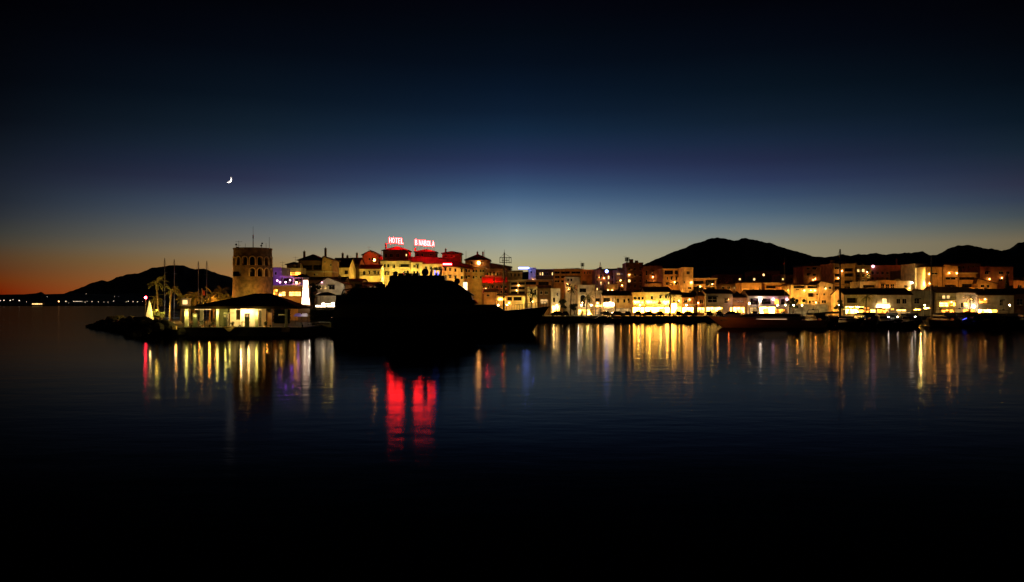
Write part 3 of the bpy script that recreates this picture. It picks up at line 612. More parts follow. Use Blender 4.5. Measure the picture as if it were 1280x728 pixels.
B('stepped orange terrace house with a long dark veranda', 1198.4, 1221, 342.2, 278, 'ochre', 'slab', dp=9, wins=[('d',1202.6,355,1219,359.4),('d',1199,346.6,1220,350)], lights=[(1204,364,5,'O',.55),(1214,364,5,'O',.4),(1210,343,6,'O',.12)])
B('orange gabled house with a pair of dark windows behind the long pale house', 1221.4, 1246, 355, 276, 'ochre', 'gabley', 6.6, 9, peak=.02, wins=[('w',1226,356,1230.4,359.8),('w',1233.2,356,1237.4,359.8)], lights=[(1227,366,5,'O',.9),(1240,366,5,'O',.7)])
B('dark red lit building with two dark windows at the far right', 1225, 1267, 335.6, 300, 'rose', 'flat', dp=12, wins=[('w',1248.6,339.4,1254.2,343),('w',1248.6,348.6,1253.6,351.8),('w',1258,339.4,1262,343),('w',1231,339.4,1236,343)], lights=[(1249,356,7,'RO',0.336),(1257,348,6,'R',0.054),(1235,354,8,'O',0.045)])
B('orange house with one dark square window at the right edge behind the cypresses', 1266.6, 1300, 353, 280, 'ochre', 'flat', dp=9, wins=[('w',1272.4,356.6,1277.6,361.4)], lights=[(1270,368,5,'RO',1.0),(1278,366,6,'O',.5)])
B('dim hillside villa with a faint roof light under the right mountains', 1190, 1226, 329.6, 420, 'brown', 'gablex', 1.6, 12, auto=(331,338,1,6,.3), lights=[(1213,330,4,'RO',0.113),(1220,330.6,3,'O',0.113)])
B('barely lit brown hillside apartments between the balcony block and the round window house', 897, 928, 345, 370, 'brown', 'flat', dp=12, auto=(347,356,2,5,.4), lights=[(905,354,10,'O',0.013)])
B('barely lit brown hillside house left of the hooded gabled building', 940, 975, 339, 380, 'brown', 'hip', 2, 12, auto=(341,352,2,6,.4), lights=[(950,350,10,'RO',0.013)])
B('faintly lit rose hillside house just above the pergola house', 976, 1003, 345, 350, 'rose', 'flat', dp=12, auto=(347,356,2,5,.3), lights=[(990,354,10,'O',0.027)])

# --- centre: from the yacht's bow to the hotel ------------------------------------------
B('brown house behind the dark palm with lit ground floor, left of the bright corner house', 672, 688.6, 360.6, 262, 'brown', 'gablex', 3.4, 9, wins=[('w',675,364,678,368),('w',681,364,685,368),('g',675,374,685,380)], lights=[(681,382,5,'O',.22)])
B('pale green two storey house with a bright doorway light', 659.4, 671.6, 360.6, 258, 'cream', 'flat', dp=9, wins=[('w',663,362,665.4,368.4),('w',668,362,670.4,368.4),('d',662,372,666,378)], lights=[(660,377,3.4,'YG',1.2),(668,380,4,'YG',.35)])
B('white grey apartments with three storeys of dark balconies behind the tall mast', 637, 657.4, 351, 275, 'grey', 'slab', dp=10, wins=[('d',638.6,y,646.6,y+3.2) for y in (353,358.8,364.4)]+[('d',648.4,y,656,y+3.2) for y in (353,358.8,364.4)], lights=[(642,373,6,'W',.2),(653,373,6,'Y',.25)])
B('long low yellow garden wall house lit from the street', 621, 656.6, 369.8, 256, 'cream', 'gablex', 1.6, 6, wins=[('s',622,372,632,376),('d',634,371.4,640,376),('d',642,371.4,652,376)], lights=[(626,378,3.6,'O',1.2),(640,379,4,'Y',.7),(652,378,4,'Y',.6)])
B('small orange house with a sloping roof glowing beside the yacht deck', 605, 620.6, 365.4, 252, 'ochre', 'shed', 4.4, 8, wins=[('g',607.6,361.6,613,364),('w',608,368,612,371)], lights=[(611,379,4,'O',.9),(617,376,3.6,'O',.8)])
B('dim apartment house with red lit canopies over its terrace', 602, 635, 346.6, 280, 'brown', 'flat', dp=10, wins=[('X',602.6,346,617,353.6),('X',619,347,634,353)], auto=(356,368,2,6,.5), lights=[(609,348,3.6,'R',2.0),(616,350,3,'R',1.0),(628,350,4,'R',.4)])
B('greenish dim apartment row with tall dark windows under the dark roof', 607, 632.4, 337, 300, 'cream', 'slab', dp=10, auto=(338.6,347,1,6,.5), lights=[(611,350,6,'Y',0.054),(624,350,6,'Y',0.045)])
B('dark roofed building with small orange terrace lights behind the tall mast', 604, 639, 334, 325, 'brown', 'gabley', 6, 12, peak=.02, auto=(334.6,339,1,7,.5), lights=[(620,340,5,'O',0.068)], extras=[('c',612,3)])
B('small pale yellow house with two arched windows right of the tall mast', 634.6, 653, 340, 290, 'cream', 'gablex', 1.6, 9, wins=[('w',638,342.4,640,346.4),('w',642.6,341.8,645,346.4),('w',647.4,342,649.8,346)], lights=[(639,352,5,'O',0.400),(648,352,5,'Y',0.336)])
B('blue lit cube building carrying a blue white roof sign', 661, 670, 336.6, 340, 'white', 'flat', dp=10, wins=[('w',663,339,665,342)], lights=[(667,346,6,'B',0.400),(663,338,5,'B',0.090)])
B('dim flat office building with a row of shallow windows right of the blue cube', 670.6, 692, 337.4, 345, 'brown', 'slab', dp=12, auto=(339,346,1,7,.5), lights=[(677,349,8,'O',0.072),(687,349,8,'O',0.072)])
B('low orange lit terrace house in front of the flat office building', 655, 690, 350.6, 300, 'ochre', 'slab', dp=9, wins=[('d',673,352.4,686,356.6),('d',657,352.4,670,356)], lights=[(678,360,6,'O',0.240),(662,360,6,'O',0.090)])

# --- the hotel ---------------------------------------------------------------------------
HT = B('long yellow lit hotel front with paired dark windows below red lit roofs', 475.4, 513, 326.6, 282, 'cream', 'shed', 3.4, 12, cat='hotel', name='hotel',
  wins=[('w',479.6,330,482,334.4),('w',484,330,486.4,334.4),('w',490.6,330.6,493.6,335),('d',500.4,330.4,511,333.8),('w',480,340,482.6,344),('w',484,340,486.6,344),('w',491,340,493.6,344),('a',504,338.4,507.2,344),('a',508,338.4,511.2,344),('b',499.6,329,512,334.2)],
  lights=[(481,349,6,'Y',1.05),(492,349,6,'Y',1.0),(505,349,6,'Y',.95),(497,337,7,'YG',.45),(480,335,6,'YG',.35)])
B('brighter pale yellow hotel wing with two columns of dark windows', 513.4, 527.6, 328.4, 280, 'cream', 'shed', 3, 12, cat='hotel', name='hotel', wins=[('w',516.8,331,519.4,334.6),('w',520.6,331,523,336),('w',516.6,339,519,344),('w',520.6,339,523,344)], lights=[(516,350,6,'YG',1.3),(524,350,6,'YG',1.1),(520,336,7,'Y',.7)])
B('yellow hotel wing half hidden by dark garden trees under the long red roof', 528, 553, 330.4, 281, 'cream', 'shed', 4, 12, cat='hotel', name='hotel', wins=[('w',531,333,534,337),('w',537,333,540,337),('w',543,334,546,338),('w',549,334,551.6,338),('w',544,341,547,345)], lights=[(534,348,6,'Y',.9),(546,349,6,'YG',1.1),(540,338,7,'Y',.6)])
B('orange and yellow hotel wing below a glowing red wall sign', 553.4, 580, 334, 283, 'cream', 'shed', 3.6, 12, cat='hotel', name='hotel', wins=[('w',555.6,334.6,558,338.8),('w',561.4,334.6,564,338.8),('w',568,335.4,570.4,340),('w',576,336,578.4,340.6),('w',555.6,344,558,348),('w',561.4,344,564,348),('w',568,345,570.4,349),('w',576,345,578.4,349)], lights=[(558,333.6,4,'RO',.9),(564,340,5,'O',.7),(558,352,6,'Y',.7),(572,352,5,'O',.7),(571,340,6,'O',.45)])
B('dim far hotel wing with paired dark windows right of the red wall sign', 580.4, 606, 335, 286, 'ochre', 'slab', dp=12, cat='hotel', name='hotel', wins=[('w',a,y,a+1.8,y+3.4) for a in (582,585.4,591,594.4,600,603) for y in (337,345)], lights=[(585,354,6,'Y',.35),(597,354,6,'Y',.25),(590,342,7,'Y',.16)])
B('square roof pavilion of the hotel, glowing red under the first letters of its sign', 478.6, 510.4, 313.6, 292, 'brown', 'hip', 5.6, 8, cat='roof pavilion', name='roof_pavilion', wins=[('w',480.8,317,484,322),('w',487,317,491,322),('w',495,317,499,322),('l',507,317.6,508.8,320.6)], lights=[], extras=[('c',480.4,4),('w',468.2,325,'lampo',.3)])
B('right roof pavilion of the hotel, drenched in red by the longer sign', 518.4, 544.6, 315.4, 294, 'brown', 'hip', 4, 8, cat='roof pavilion', name='roof_pavilion', wins=[('w',520.4,317,523.6,321),('w',526.4,317,529,321),('w',537,317,541,320)], lights=[], extras=[('c',517.6,1)])
B('dark hip roofed block with a chimney right of the red roof pavilions', 552.6, 576, 317, 300, 'brown', 'hip', 3, 9, wins=[('w',556,319,559,322),('w',563,319,566,322)], lights=[(560,330,6,'R',.12)], extras=[('c',556,3)])
B('dark pyramid roofed block with chimney stubs and aerials above the hotel wing', 581.6, 612, 325.4, 305, 'brown', 'hip', 8, 12, wins=[('w',588,327.6,591,331),('w',601,327.6,604,331)], lights=[(597,333,4,'O',0.240)], extras=[('m',581.4,13),('m',605,14),('c',596,3),('c',603,3),('w',598.4,328.6,'lampo',.42)])
rr = thing('tiled_roof', 'long sloping red lit tiled roof between the roof pavilions and the hotel fronts', 'roof', (X(514,288), 288, 0))
mb = MB()
def rp(px, py, D): v = P(px, py, D); return (v.x - X(514,288), v.y - 288, v.z)
mb.loft([[rp(513.6,321,292), rp(552,322,292), rp(590,332,292)], [rp(513.6,330.4,282.4-1), rp(553,331.4,282), rp(592,336.6,282)], [rp(513.6,331.2,282.4-1), rp(553,332.2,282), rp(592,337.4,282)], [rp(513.6,336,292), rp(552,336,292), rp(590,338,292)]], closed=False, cap=False)
mb.build('roof_surface', M['roofr'], rr)
B('small dark gabled house with red tinted windows left of the hotel', 453, 473, 319.4, 300, 'rose', 'gabley', 6, 10, peak=.5, wins=[('w',460.4,322.4,462.6,326),('w',464.6,322.4,467,326)], lights=[(463,329,4,'RO',0.240),(470,325,3,'O',0.640)], extras=[('m',474,8)])
B('low bright yellow wing with arched doorways left of the hotel front', 449, 475, 336.6, 270, 'cream', 'gablex', 5.6, 9, wins=[('a',453.6,339,457,344),('w',460.6,339,463,343.4),('w',466.6,339,470,343),('w',471.6,339,474,343),('b',450,340,474.6,345)], lights=[(454,348,4,'Y',1.6),(463,349,4,'Y',1.6),(472,349,4,'Y',1.5)])
B('yellow house with a dark tiled roof and a row of dark dormers', 414.6, 436, 335, 262, 'cream', 'gablex', 13, 12, wins=[('w',419,340,423,344),('d',430,338,435,343)], lights=[(418,345,4,'Y',.9),(430,347,4,'Y',1.0)], extras=[('c',424,6),('c',430,3),('t',433,6)])
B('dark roofed house with small posts behind the tree silhouettes', 436.4, 449, 330, 275, 'brown', 'gablex', 8, 10, wins=[('w',439,332,441,336),('w',443,332,446,336)], lights=[(446,345,5,'Y',.3)], extras=[('c',443,6)])
B('large dark villa with a broad hip roof and open wooden terrace', 373, 403, 326, 240, 'brown', 'hip', 8, 9, cat='villa', name='villa', wins=[('d',377,331.6,390,337.6),('d',391,331.6,402,337.6)], lights=[(384,342,3,'O',.06)], extras=[('c',376,4),('c',403,8)])
B('lit gable end of the villa with two small windows', 402.6, 415.6, 325.6, 238, 'ochre', 'gabley', 4.6, 9, peak=.12, cat='villa', name='villa', wins=[('w',405,326.4,407,328.6),('w',412.4,329.4,414.4,333)], lights=[(407,338,4,'Y',.6),(414,332,3,'Y',.45)])
B('dark covered terrace stretching left of the villa', 358.4, 373, 331.4, 236, 'brown', 'hip', 3.4, 9, wins=[('d',360,333,372,338)], lights=[])
B('ochre retaining wall house below the villa glowing yellow at its right end', 374, 414.6, 340.6, 228, 'ochre', 'slab', dp=6, wins=[('d',377,343,384,346),('w',392,342,394,345)], lights=[(392,349,3.6,'O',.32),(402,349,3.6,'Y',.5),(411,346,3.4,'Y',.9)])
B('dark tiled lean-to roof between the ochre wall and the white gabled house', 377, 432, 350.5, 221, 'brown', 'gablex', 3.6, 5, wins=[('w',384,354,388,358)], lights=[])
B('warm lit terrace bar with a row of small lamps above the violet terrace', 352, 376.6, 338, 218, 'cream', 'flat', dp=5, wins=[('o',353,340,376,344.6)], lights=[(357,347,2.6,'Y',.9),(367,347,2.6,'Y',.9)], cat='bar', name='terrace_bar')
B('lilac corner building glowing violet right behind the round tower', 340.6, 352, 337.4, 200, 'purplewall', 'flat', dp=8, wins=[('w',343,340,346,344)], lights=[(345,356,3.6,'P',.6),(350,346,3,'P',.3)])
B('violet lit upper terrace bar with pink lamps above the warm restaurant', 352.4, 378, 346.4, 196, 'purplewall', 'slab', dp=6, wins=[('d',353,348,366,355.6),('d',367,348,377,355)], lights=[(357,354,3,'P',.9),(365,354,3,'P',.6),(374,352,3,'PK',.4)], cat='bar', name='terrace_bar', extras=[('w',347,350.6,'pink',.2),('w',350.4,352.6,'pink',.2),('w',357.4,352.6,'pink',.2),('w',363,350,'pink',.16),('w',371,353,'lampo',.16)])
B('warm white two storey restaurant front with orange columns below the violet terrace', 340, 378.4, 358.6, 188, 'ochre', 'slab', dp=7, wins=[('o',341,361.6,347,370),('S',348,364.4,356.8,370.6),('S',360.6,364.4,376,370.6),('b',340.6,354,378,358.6),('o',355,376,365,382),('g',342,376,352,384)], lights=[(352,373,2.4,'O',.8),(368,373,2.4,'O',.9)], cat='restaurant', name='restaurant')
B('white gabled house floodlit from the right with a dark porch door', 397, 431, 356, 214, 'white', 'gabley', 9, 9, peak=.36, wins=[('w',410.8,355.2,418.6,362.4),('p',397.6,352,410,362)], lights=[(425,361,4,'WW',.55),(414,352,4,'W',.5),(404,362,3,'W',.4)], extras=[('c',420.4,2),('w',402.6,352.8,'pink',.12)])
B('dim brown house with pale lit posts behind the tree silhouettes', 453.4, 473, 355.6, 225, 'rose', 'gablex', 2.6, 8, wins=[('g',461.8,357.6,464.6,364.6),('g',467,357.6,470,364.6),('w',455,358,459,363)], lights=[(464,368,3.4,'RO',.35)])
B('dark house with a faint roof line between the white gabled house and the brown house', 432, 453, 352, 232, 'brown', 'gablex', 3, 8, wins=[('w',436,356,440,360),('w',445,356,449,360)], lights=[])
# ---------------------------------------------------------------- round control tower
TD = 172.0; kt = F/TD
tw = thing('control_tower', 'round tapered stone tower with two rows of arched openings and aerials on its roof', 'tower', (X(316,TD), TD, BASE))
Htow = Z(311, TD-3.6) - BASE
def rad(z): return 3.95 - .33*z/Htow
def cyl(a, z, r=None): r = rad(z) if r is None else r; return (r*math.sin(a), -r*math.cos(a), z)
def zt(py): return Z(py, TD-3.6) - BASE
mb = MB(); trim = MB(); inner = MB()
rows = [(0, zt(347.5), None, 0, 0), (zt(347.5), zt(333.5), 'b', zt(345.6), zt(335.4)), (zt(333.5), zt(319), 'a', zt(331.6), zt(321)), (zt(319), Htow, None, 0, 0)]
NB = 16; SUB = 12; bay = 2*math.pi/NB; off = R(-7.5)
for zA, zB, kd, sill, top in rows:
    for b_ in range(NB):
        ac = off + b_*bay; deg = (math.degrees(ac)+180) % 360 - 180
        arch = kd == 'a' or (kd == 'b' and (deg > 5 or deg < -140))
        rect = kd == 'b' and -60 < deg < -25
        for s_ in range(SUB):
            a0 = ac - bay/2 + bay*s_/SUB; a1 = a0 + bay/SUB; am = (a0+a1)/2
            u = (am-ac)/(bay/2); uw = .66
            def hh(a):
                uu = min(1, abs((a-ac)/(bay/2))/uw); rr_ = uw*bay/2*3.7
                return top - rr_ + rr_*math.sqrt(max(0, 1-uu*uu))
            if arch and abs(u) < uw:
                mb.face([cyl(a0,zA),cyl(a1,zA),cyl(a1,sill),cyl(a0,sill)])
                mb.face([cyl(a0,hh(a0)),cyl(a1,hh(a1)),cyl(a1,zB),cyl(a0,zB)])
                ri = rad(sill)-.7
                mb.face([cyl(a0,sill),cyl(a1,sill),cyl(a1,sill,ri),cyl(a0,sill,ri)]); mb.face([cyl(a0,hh(a0)),cyl(a0,hh(a0),ri),cyl(a1,hh(a1),ri),cyl(a1,hh(a1))])
            elif rect:
                mb.face([cyl(a0,zA),cyl(a1,zA),cyl(a1,zA+.3),cyl(a0,zA+.3)]); mb.face([cyl(a0,zB-.9),cyl(a1,zB-.9),cyl(a1,zB),cyl(a0,zB)])
            else: mb.face([cyl(a0,zA),cyl(a1,zA),cyl(a1,zB),cyl(a0,zB)])
        if arch:
            for sg in (-1, 1):
                a = ac + sg*bay/2*uw; ri = rad(sill)-.7
                mb.face([cyl(a,sill),cyl(a,sill,ri),cyl(a,top-.4,ri),cyl(a,top-.4)])
            n = 14; pts = []
            for i in range(n+1):
                tt = math.pi*i/n; rr_ = uw*bay/2*3.7; pts.append((ac - uw*bay/2*math.cos(tt), top - rr_ + rr_*math.sin(tt), math.cos(tt), math.sin(tt)))
            pts = [(pts[0][0], sill, 1, 0)] + pts + [(pts[-1][0], sill, -1, 0)]
            rings = []
            for a, z, cx, cz in pts:
                w = .17; a2 = a - cx*w/3.7; z2 = z + cz*w
                rings.append([cyl(a,z,rad(z)+.002),cyl(a,z,rad(z)+.1),cyl(a2,z2,rad(z)+.1),cyl(a2,z2,rad(z)+.002)])
            trim.loft(rings)
            m = MB()
            g = ri+.05
            segs = 6; aa = [ac + bay/2*uw*(2*i/segs-1) for i in range(segs+1)]
            for i in range(segs):
                m.face([cyl(aa[i],sill,g),cyl(aa[i+1],sill,g),cyl(aa[i+1],top-.02,g),cyl(aa[i],top-.02,g)])
            f = m.build('window', M['pane'], tw)
inner.lathe((0,0,0), [(2.85, 0), (2.6, Htow-.2)], 32); inner.build('inner_core', M['brown'], tw)
wl = mb.build('wall', M['stone'], tw); trim.build('arch_moulding', M['ochre'], tw)
m = MB(); m.lathe((0,0,0), [(rad(Htow)+.12,Htow),(rad(Htow)+.12,Htow+.25),(rad(Htow)-.2,Htow+.25),(rad(Htow)-.2,Htow+.02),(.05,Htow+.02)], 40); m.build('cornice', M['stone'], tw)
def tx(px): return (px-316)/kt
m = MB(); m.tube((tx(316.4),0,Htow),(tx(316.4),0,Htow+2.2),.09,.07,6); m.tube((tx(316.4),0,Htow+2.2),(tx(316.4),0,Htow+4.6),.04,.02,6); m.tube((tx(316.4),0,Htow+2.2),(tx(316.4),0,Htow+2.9),.12,.1,6); m.build('radio_mast', M['iron'], tw)
antenna_mesh(tx(300.5), -1.0, Htow, 1.7).build('antenna', M['iron'], tw)
m = MB(); m.box(tx(297.6), -1.2, Htow+.02, tx(300), -.8, Htow+.5); m.ball((tx(297.4), -1.1, Htow+.95), .2); m.tube((tx(297.4),-1.1,Htow+.3),(tx(297.4),-1.1,Htow+.9),.04); m.build('roof_beacon', M['iron'], tw)
m = MB(); m.tube((tx(306.6),0,Htow),(tx(306.6),0,Htow+1.2),.03); m.build('antenna', M['iron'], tw)
m = MB(); m.box(tx(322),-1,Htow+.02,tx(324),-.6,Htow+.35); m.build('roof_box', M['iron'], tw)
m = MB(); m.tube((tx(328),-.5,Htow),(tx(328),-.5,Htow+1.1),.05); m.tube((tx(326.6),-.5,Htow+.8),(tx(329),-.5,Htow+.8),.04); m.ball((tx(328.6),-.5,Htow+1.2),.18); m.ball((tx(327.2),-.5,Htow+.75),.16); m.build('wind_gauge', M['iron'], tw)
for px, h in ((332.6,1.3),(336.6,2.5)):
    m = MB(); m.tube((tx(px),0,Htow),(tx(px),0,Htow+h),.04,.025); m.build('antenna', M['iron'], tw)
light(334, 373, TD-5.4, 'O', 7.0, 1.6, tw); light(338, 362, TD-4.6, 'O', 1.4, 1.8, tw); light(309, 362, TD-5.4, 'Y', 1.6, 1.8, tw); light(309, 338, TD-5.2, 'O', .5, 1.8, tw); light(318, 368, TD-5.6, 'YG', 3.0, 1.6, tw); light(308, 350, TD-6, 'O', .10, 3, tw)

# ---------------------------------------------------------------- fuel dock pavilion
PD = 134.0; kp = F/PD
pv = thing('pavilion', 'open sided quay pavilion with white posts, cream lit interior and a low dark hip roof', 'pavilion', (X(228,PD), PD, BASE))
u = lambda px: (px-228)/kp
zq = lambda py: Z(py, PD)-BASE
ez = zq(386.4)
m = MB(); m.box(u(222),-.4,ez,u(372),8.5,ez+.42); ro = m.build('eaves', M['wood'], pv)
m = MB()
A=[(u(240),0,ez+.425),(u(369),0,ez+.425),(u(369),8,ez+.425),(u(240),8,ez+.425)]
r0=(u(310),4,zq(369.6)+.35); r1=(u(330),4,zq(369.6)+.35)
m.face([A[0],A[1],r1,r0]); m.face([A[2],A[3],r0,r1]); m.face([A[1],A[2],r1]); m.face([A[3],A[0],r0])
m.build('roof', M['roof'], pv)
for a, c, y0 in ((230.8,235,0),(270.2,273.2,0),(318.8,322.4,0),(356,359,0),(230.8,235,6.5),(270.4,273,6.5)):
    m = MB(); m.box(u(a),y0,.01,u(c),y0+.38,ez-.003); m.box(u(a)-.05,y0-.05,.005,u(c)+.05,y0+.43,.14); m.build('post', M['white2'], pv)
m = MB(); m.box(u(288),4.6,.01,u(318),4.75,ez-.01); m.box(u(273),5.6,.01,u(287.7),5.75,ez-.01); m.box(u(318.3),3.6,.01,u(324),3.75,ez-.01)
m.build('back_wall', M['white2'], pv)
m = MB(); m.box(u(253),6,.01,u(269),6.15,ez-.01); m.build('side_panel', M['green'], pv)
m = MB(); m.box(u(289.6),2.2,ez-1.9+.2,u(294.4),2.5,ez-.02); m.build('hanging_cabinet', M['wood'], pv)
m = window_frame(u(312.8), .05, u(318.2), ez-.25, 4.57, bar=.12, nx=0, nz=1); dr = m.build('door', M['wood'], pv)
pane_mesh(u(313.4), .12, u(317.8), ez-.32, 4.53).build('pane', M['pumpm'], dr)
m = MB(); m.box(u(326.6),3.4,.01,u(332),3.6,zq(391.4)); m.build('tan_door', M['gelt'], pv)
m = MB(); m.box(u(342),2.8,ez-1.0,u(352.4),3.0,ez-.85); m.box(u(350.4),2.8,.01,u(352.4),3.0,ez-1.002); m.build('white_doorway', M['white2'], pv)
m = MB(); m.box(u(279.6),1.4,.01,u(281.2),1.6,zq(391)); m.box(u(276),1.4,zq(392.2),u(288),1.6,zq(391)); m.build('service_frame', M['white2'], pv)
for px0, px1, yb in ((291,296,300),(240,260,300),(298,312,300)):
    m = MB(); m.box(u(px0),1.2,ez-.12,u(px1),1.4,ez-.05); m.build('ceiling_lamp', M['litwin'], pv)
for px, y, lev, r_ in ((252,2.5,.6,2.0),(282,3.6,4.0,1.1),(301,3.4,26,1.1),(311,3.6,12,1.0),(345,2.4,.5,1.2)):
    light(px, 388.6, PD+y, 'YG' if px < 290 else 'W', lev, r_, pv, rad=.08)
light(233, 392, PD-.5, 'YG', 22, .5, pv); light(271.6, 392, PD-.5, 'YG', 26, .5, pv); light(320.6, 392, PD-.5, 'YG', 26, .5, pv); light(330,396,PD+1.5,'O',1.2,1.2,pv); light(243.6,396,PD+.5,'YG',6,.6,pv)  # unseen lights added around the posts to overexpose them
m = MB(); m.box(u(225),-.95,.012,u(374),-.75,.05); m.build('deck_edge', M['white2'], pv)
# pumps
for i, (px0, px1, py, lb) in enumerate(((276.4,280.8,392.6,'slim dark fuel pump standing left of centre under the pavilion'), (303,308.6,392,'broad dark fuel pump standing before the bright cream wall'),(238,243,392.2,'dark fuel pump near the leftmost white post'))):
    t_ = thing('fuel_pump', lb, 'fuel pump', (X(px0,PD), PD+1.0, BASE)); w = (px1-px0)/kp; h = zq(py)
    m = MB(); m.box(0,0,.005,w,.5,.12); m.box(.03,.03,.123,w-.03,.47,h*.62); m.box(0,0,h*.62+.003,w,.5,h); m.build('cabinet', M['pumpm'], t_)
    m = MB(); m.box(.08,-.02,h*.74,w-.08,-.003,h*.93); m.build('display', M['dimwin'] if i == 1 else M['lens'], t_)
    m = MB(); m.path([(w+.02,.2,h*.8),(w+.2,.15,h*.5),(w+.16,.1,.3),(w+.05,.1,h*.5)],[.02]*4,6); m.build('hose', M['rub'], t_)
t_ = thing('desk', 'small dark desk with papers in front of the bright cream wall', 'desk', (X(295,PD), PD+2.4, BASE))
m = MB(); m.box(0,0,.7,.9,.6,.75); [m.box(a,c,.004,a+.06,c+.06,.697) for a in (.02,.82) for c in (.02,.52)]; m.build('desktop', M['wood'], t_)
m = MB(); m.box(.1,.1,.753,.4,.35,.95); m.box(.5,.2,.753,.75,.4,.83); m.build('papers', M['canvw'], t_)
for px, s_, lb in ((248,.5,'small round shrub in a pot left of the green pavilion panel'),(263,.62,'bushy potted shrub in front of the green pavilion panel'),(286,.32,'tiny potted plant beside the slim fuel pump'),(328,.34,'low potted plant beside the tan pavilion door')):
    t_ = thing('potted_plant', lb, 'plant', (X(px,PD), PD+1.8, BASE))
    m = MB(); m.lathe((0,0,0),[(.01,.004),(s_*.4,.004),(s_*.55,.3),(s_*.5,.3),(.01,.27)],12); m.build('pot', M['rose'], t_)
    m = MB()
    for i in range(120):
        d = Vector((random.gauss(0,1),random.gauss(0,1),random.gauss(0,1))).normalized()*s_*random.uniform(.5,1); c = Vector((0,0,.3+s_*.8))+d
        a = Vector((random.gauss(0,1),random.gauss(0,1),random.gauss(0,1))).normalized()*.09; b_ = d.cross(a).normalized()*.06
        m.face([c-a,c+b_,c+a,c-b_])
    m.build('foliage', M['leafd'], t_)
# fenders on the quay front
def fender(px0, px1, py0, py1, lb, lev, v=False):
    t_ = thing('dock_fender', lb, 'dock fender', (X(px0,132.9), 132.6, 0)); w = (px1-px0)/kp; z1 = Z(py0,132.8); z0 = max(.15,Z(py1,132.8))
    m = MB()
    if v:
        m.loft([[(0,-.25,z1),(w,-.25,z1),(w*.56,-.25,z0),(w*.44,-.25,z0)],[(0,.3,z1),(w,.3,z1),(w*.56,.3,z0),(w*.44,.3,z0)]])
    else: m.box(0,-.25,z0,w,.3,z1)
    m.build('fender_block', M['ochre'], t_)
    m = MB(); m.box(w*.3,-.3,z1-.12,w*.7,-.253,z1-.04); m.build('mounting_plate', M['iron'], t_)
    light((px0+px1)/2, py0-2, 132.0, 'YG', lev, .6, t_)
fender(279.5, 295.5, 408.3, 414.5, 'wide yellow V shaped bracket fender lit on the quay front', 1.6, True)
fender(217, 221.6, 407.4, 412.2, 'small square fender lit pale yellow at the left quay corner', 1.0)
fender(353, 362.5, 410.6, 415.4, 'dim square fender under the right end of the pavilion', .08)
# bollards along the dock
for i, px in enumerate((240,262,300,338,378)):
    lb = ['leftmost','second from the left','middle','fourth from the left','rightmost'][i]
    t_ = thing('bollard', 'squat iron mooring bollard, %s of five on the pavilion quay' % lb, 'bollard', (X(px,PD-.6), PD-.6, BASE), 0, 'mooring bollards on the pavilion quay')
    m = MB(); m.lathe((0,0,0),[(.16,.002),(.14,.06),(.09,.1),(.09,.28),(.16,.33),(.16,.38),(.01,.42)],12); m.build('post', M['iron'], t_)

# ---------------------------------------------------------------- breakwater rocks
mb = MB(); rnd = random.Random(3)
def rock(c, r):
    ico = []
    for i in range(12):
        d = Vector((rnd.gauss(0,1),rnd.gauss(0,1),rnd.gauss(0,1))).normalized(); ico.append(d)
    n = 7; k = 5; rings = []
    for j in range(k+1):
        ph = math.pi*j/k; ring = []
        for i in range(n):
            d = Vector((math.sin(ph)*math.cos(2*math.pi*i/n), math.sin(ph)*math.sin(2*math.pi*i/n), math.cos(ph)))
            q = r*(.8+.35*noise.noise(d*1.7+c*.7)); ring.append(c + Vector((d.x*q*1.2, d.y*q, d.z*q*.8)))
        rings.append(ring)
    mb.loft(rings)
line = [(-52.6,131.5),(-60,147),(-73,168),(-80,178),(-85,187)]
for i in range(520):
    s_ = rnd.random()*(len(line)-1); j = int(s_); f_ = s_-j
    x = line[j][0]+(line[j+1][0]-line[j][0])*f_; y = line[j][1]+(line[j+1][1]-line[j][1])*f_
    o = rnd.uniform(-4.5, 5); taper = min(1, (4.25-s_)/1.1) if s_ > 3 else 1
    hgt = max(-.3, (2.3*taper)*(1-abs(o)/5.2)) 
    rock(Vector((x+o*.8, y+o*.55+rnd.uniform(-.5,.5), hgt*rnd.uniform(.7,1)-.15)), rnd.uniform(.6,1.15))
tag(mb.build('breakwater_rocks', M['rock']), 'dark heap of boulders sloping into the water left of the pavilion', 'breakwater', kind='stuff')

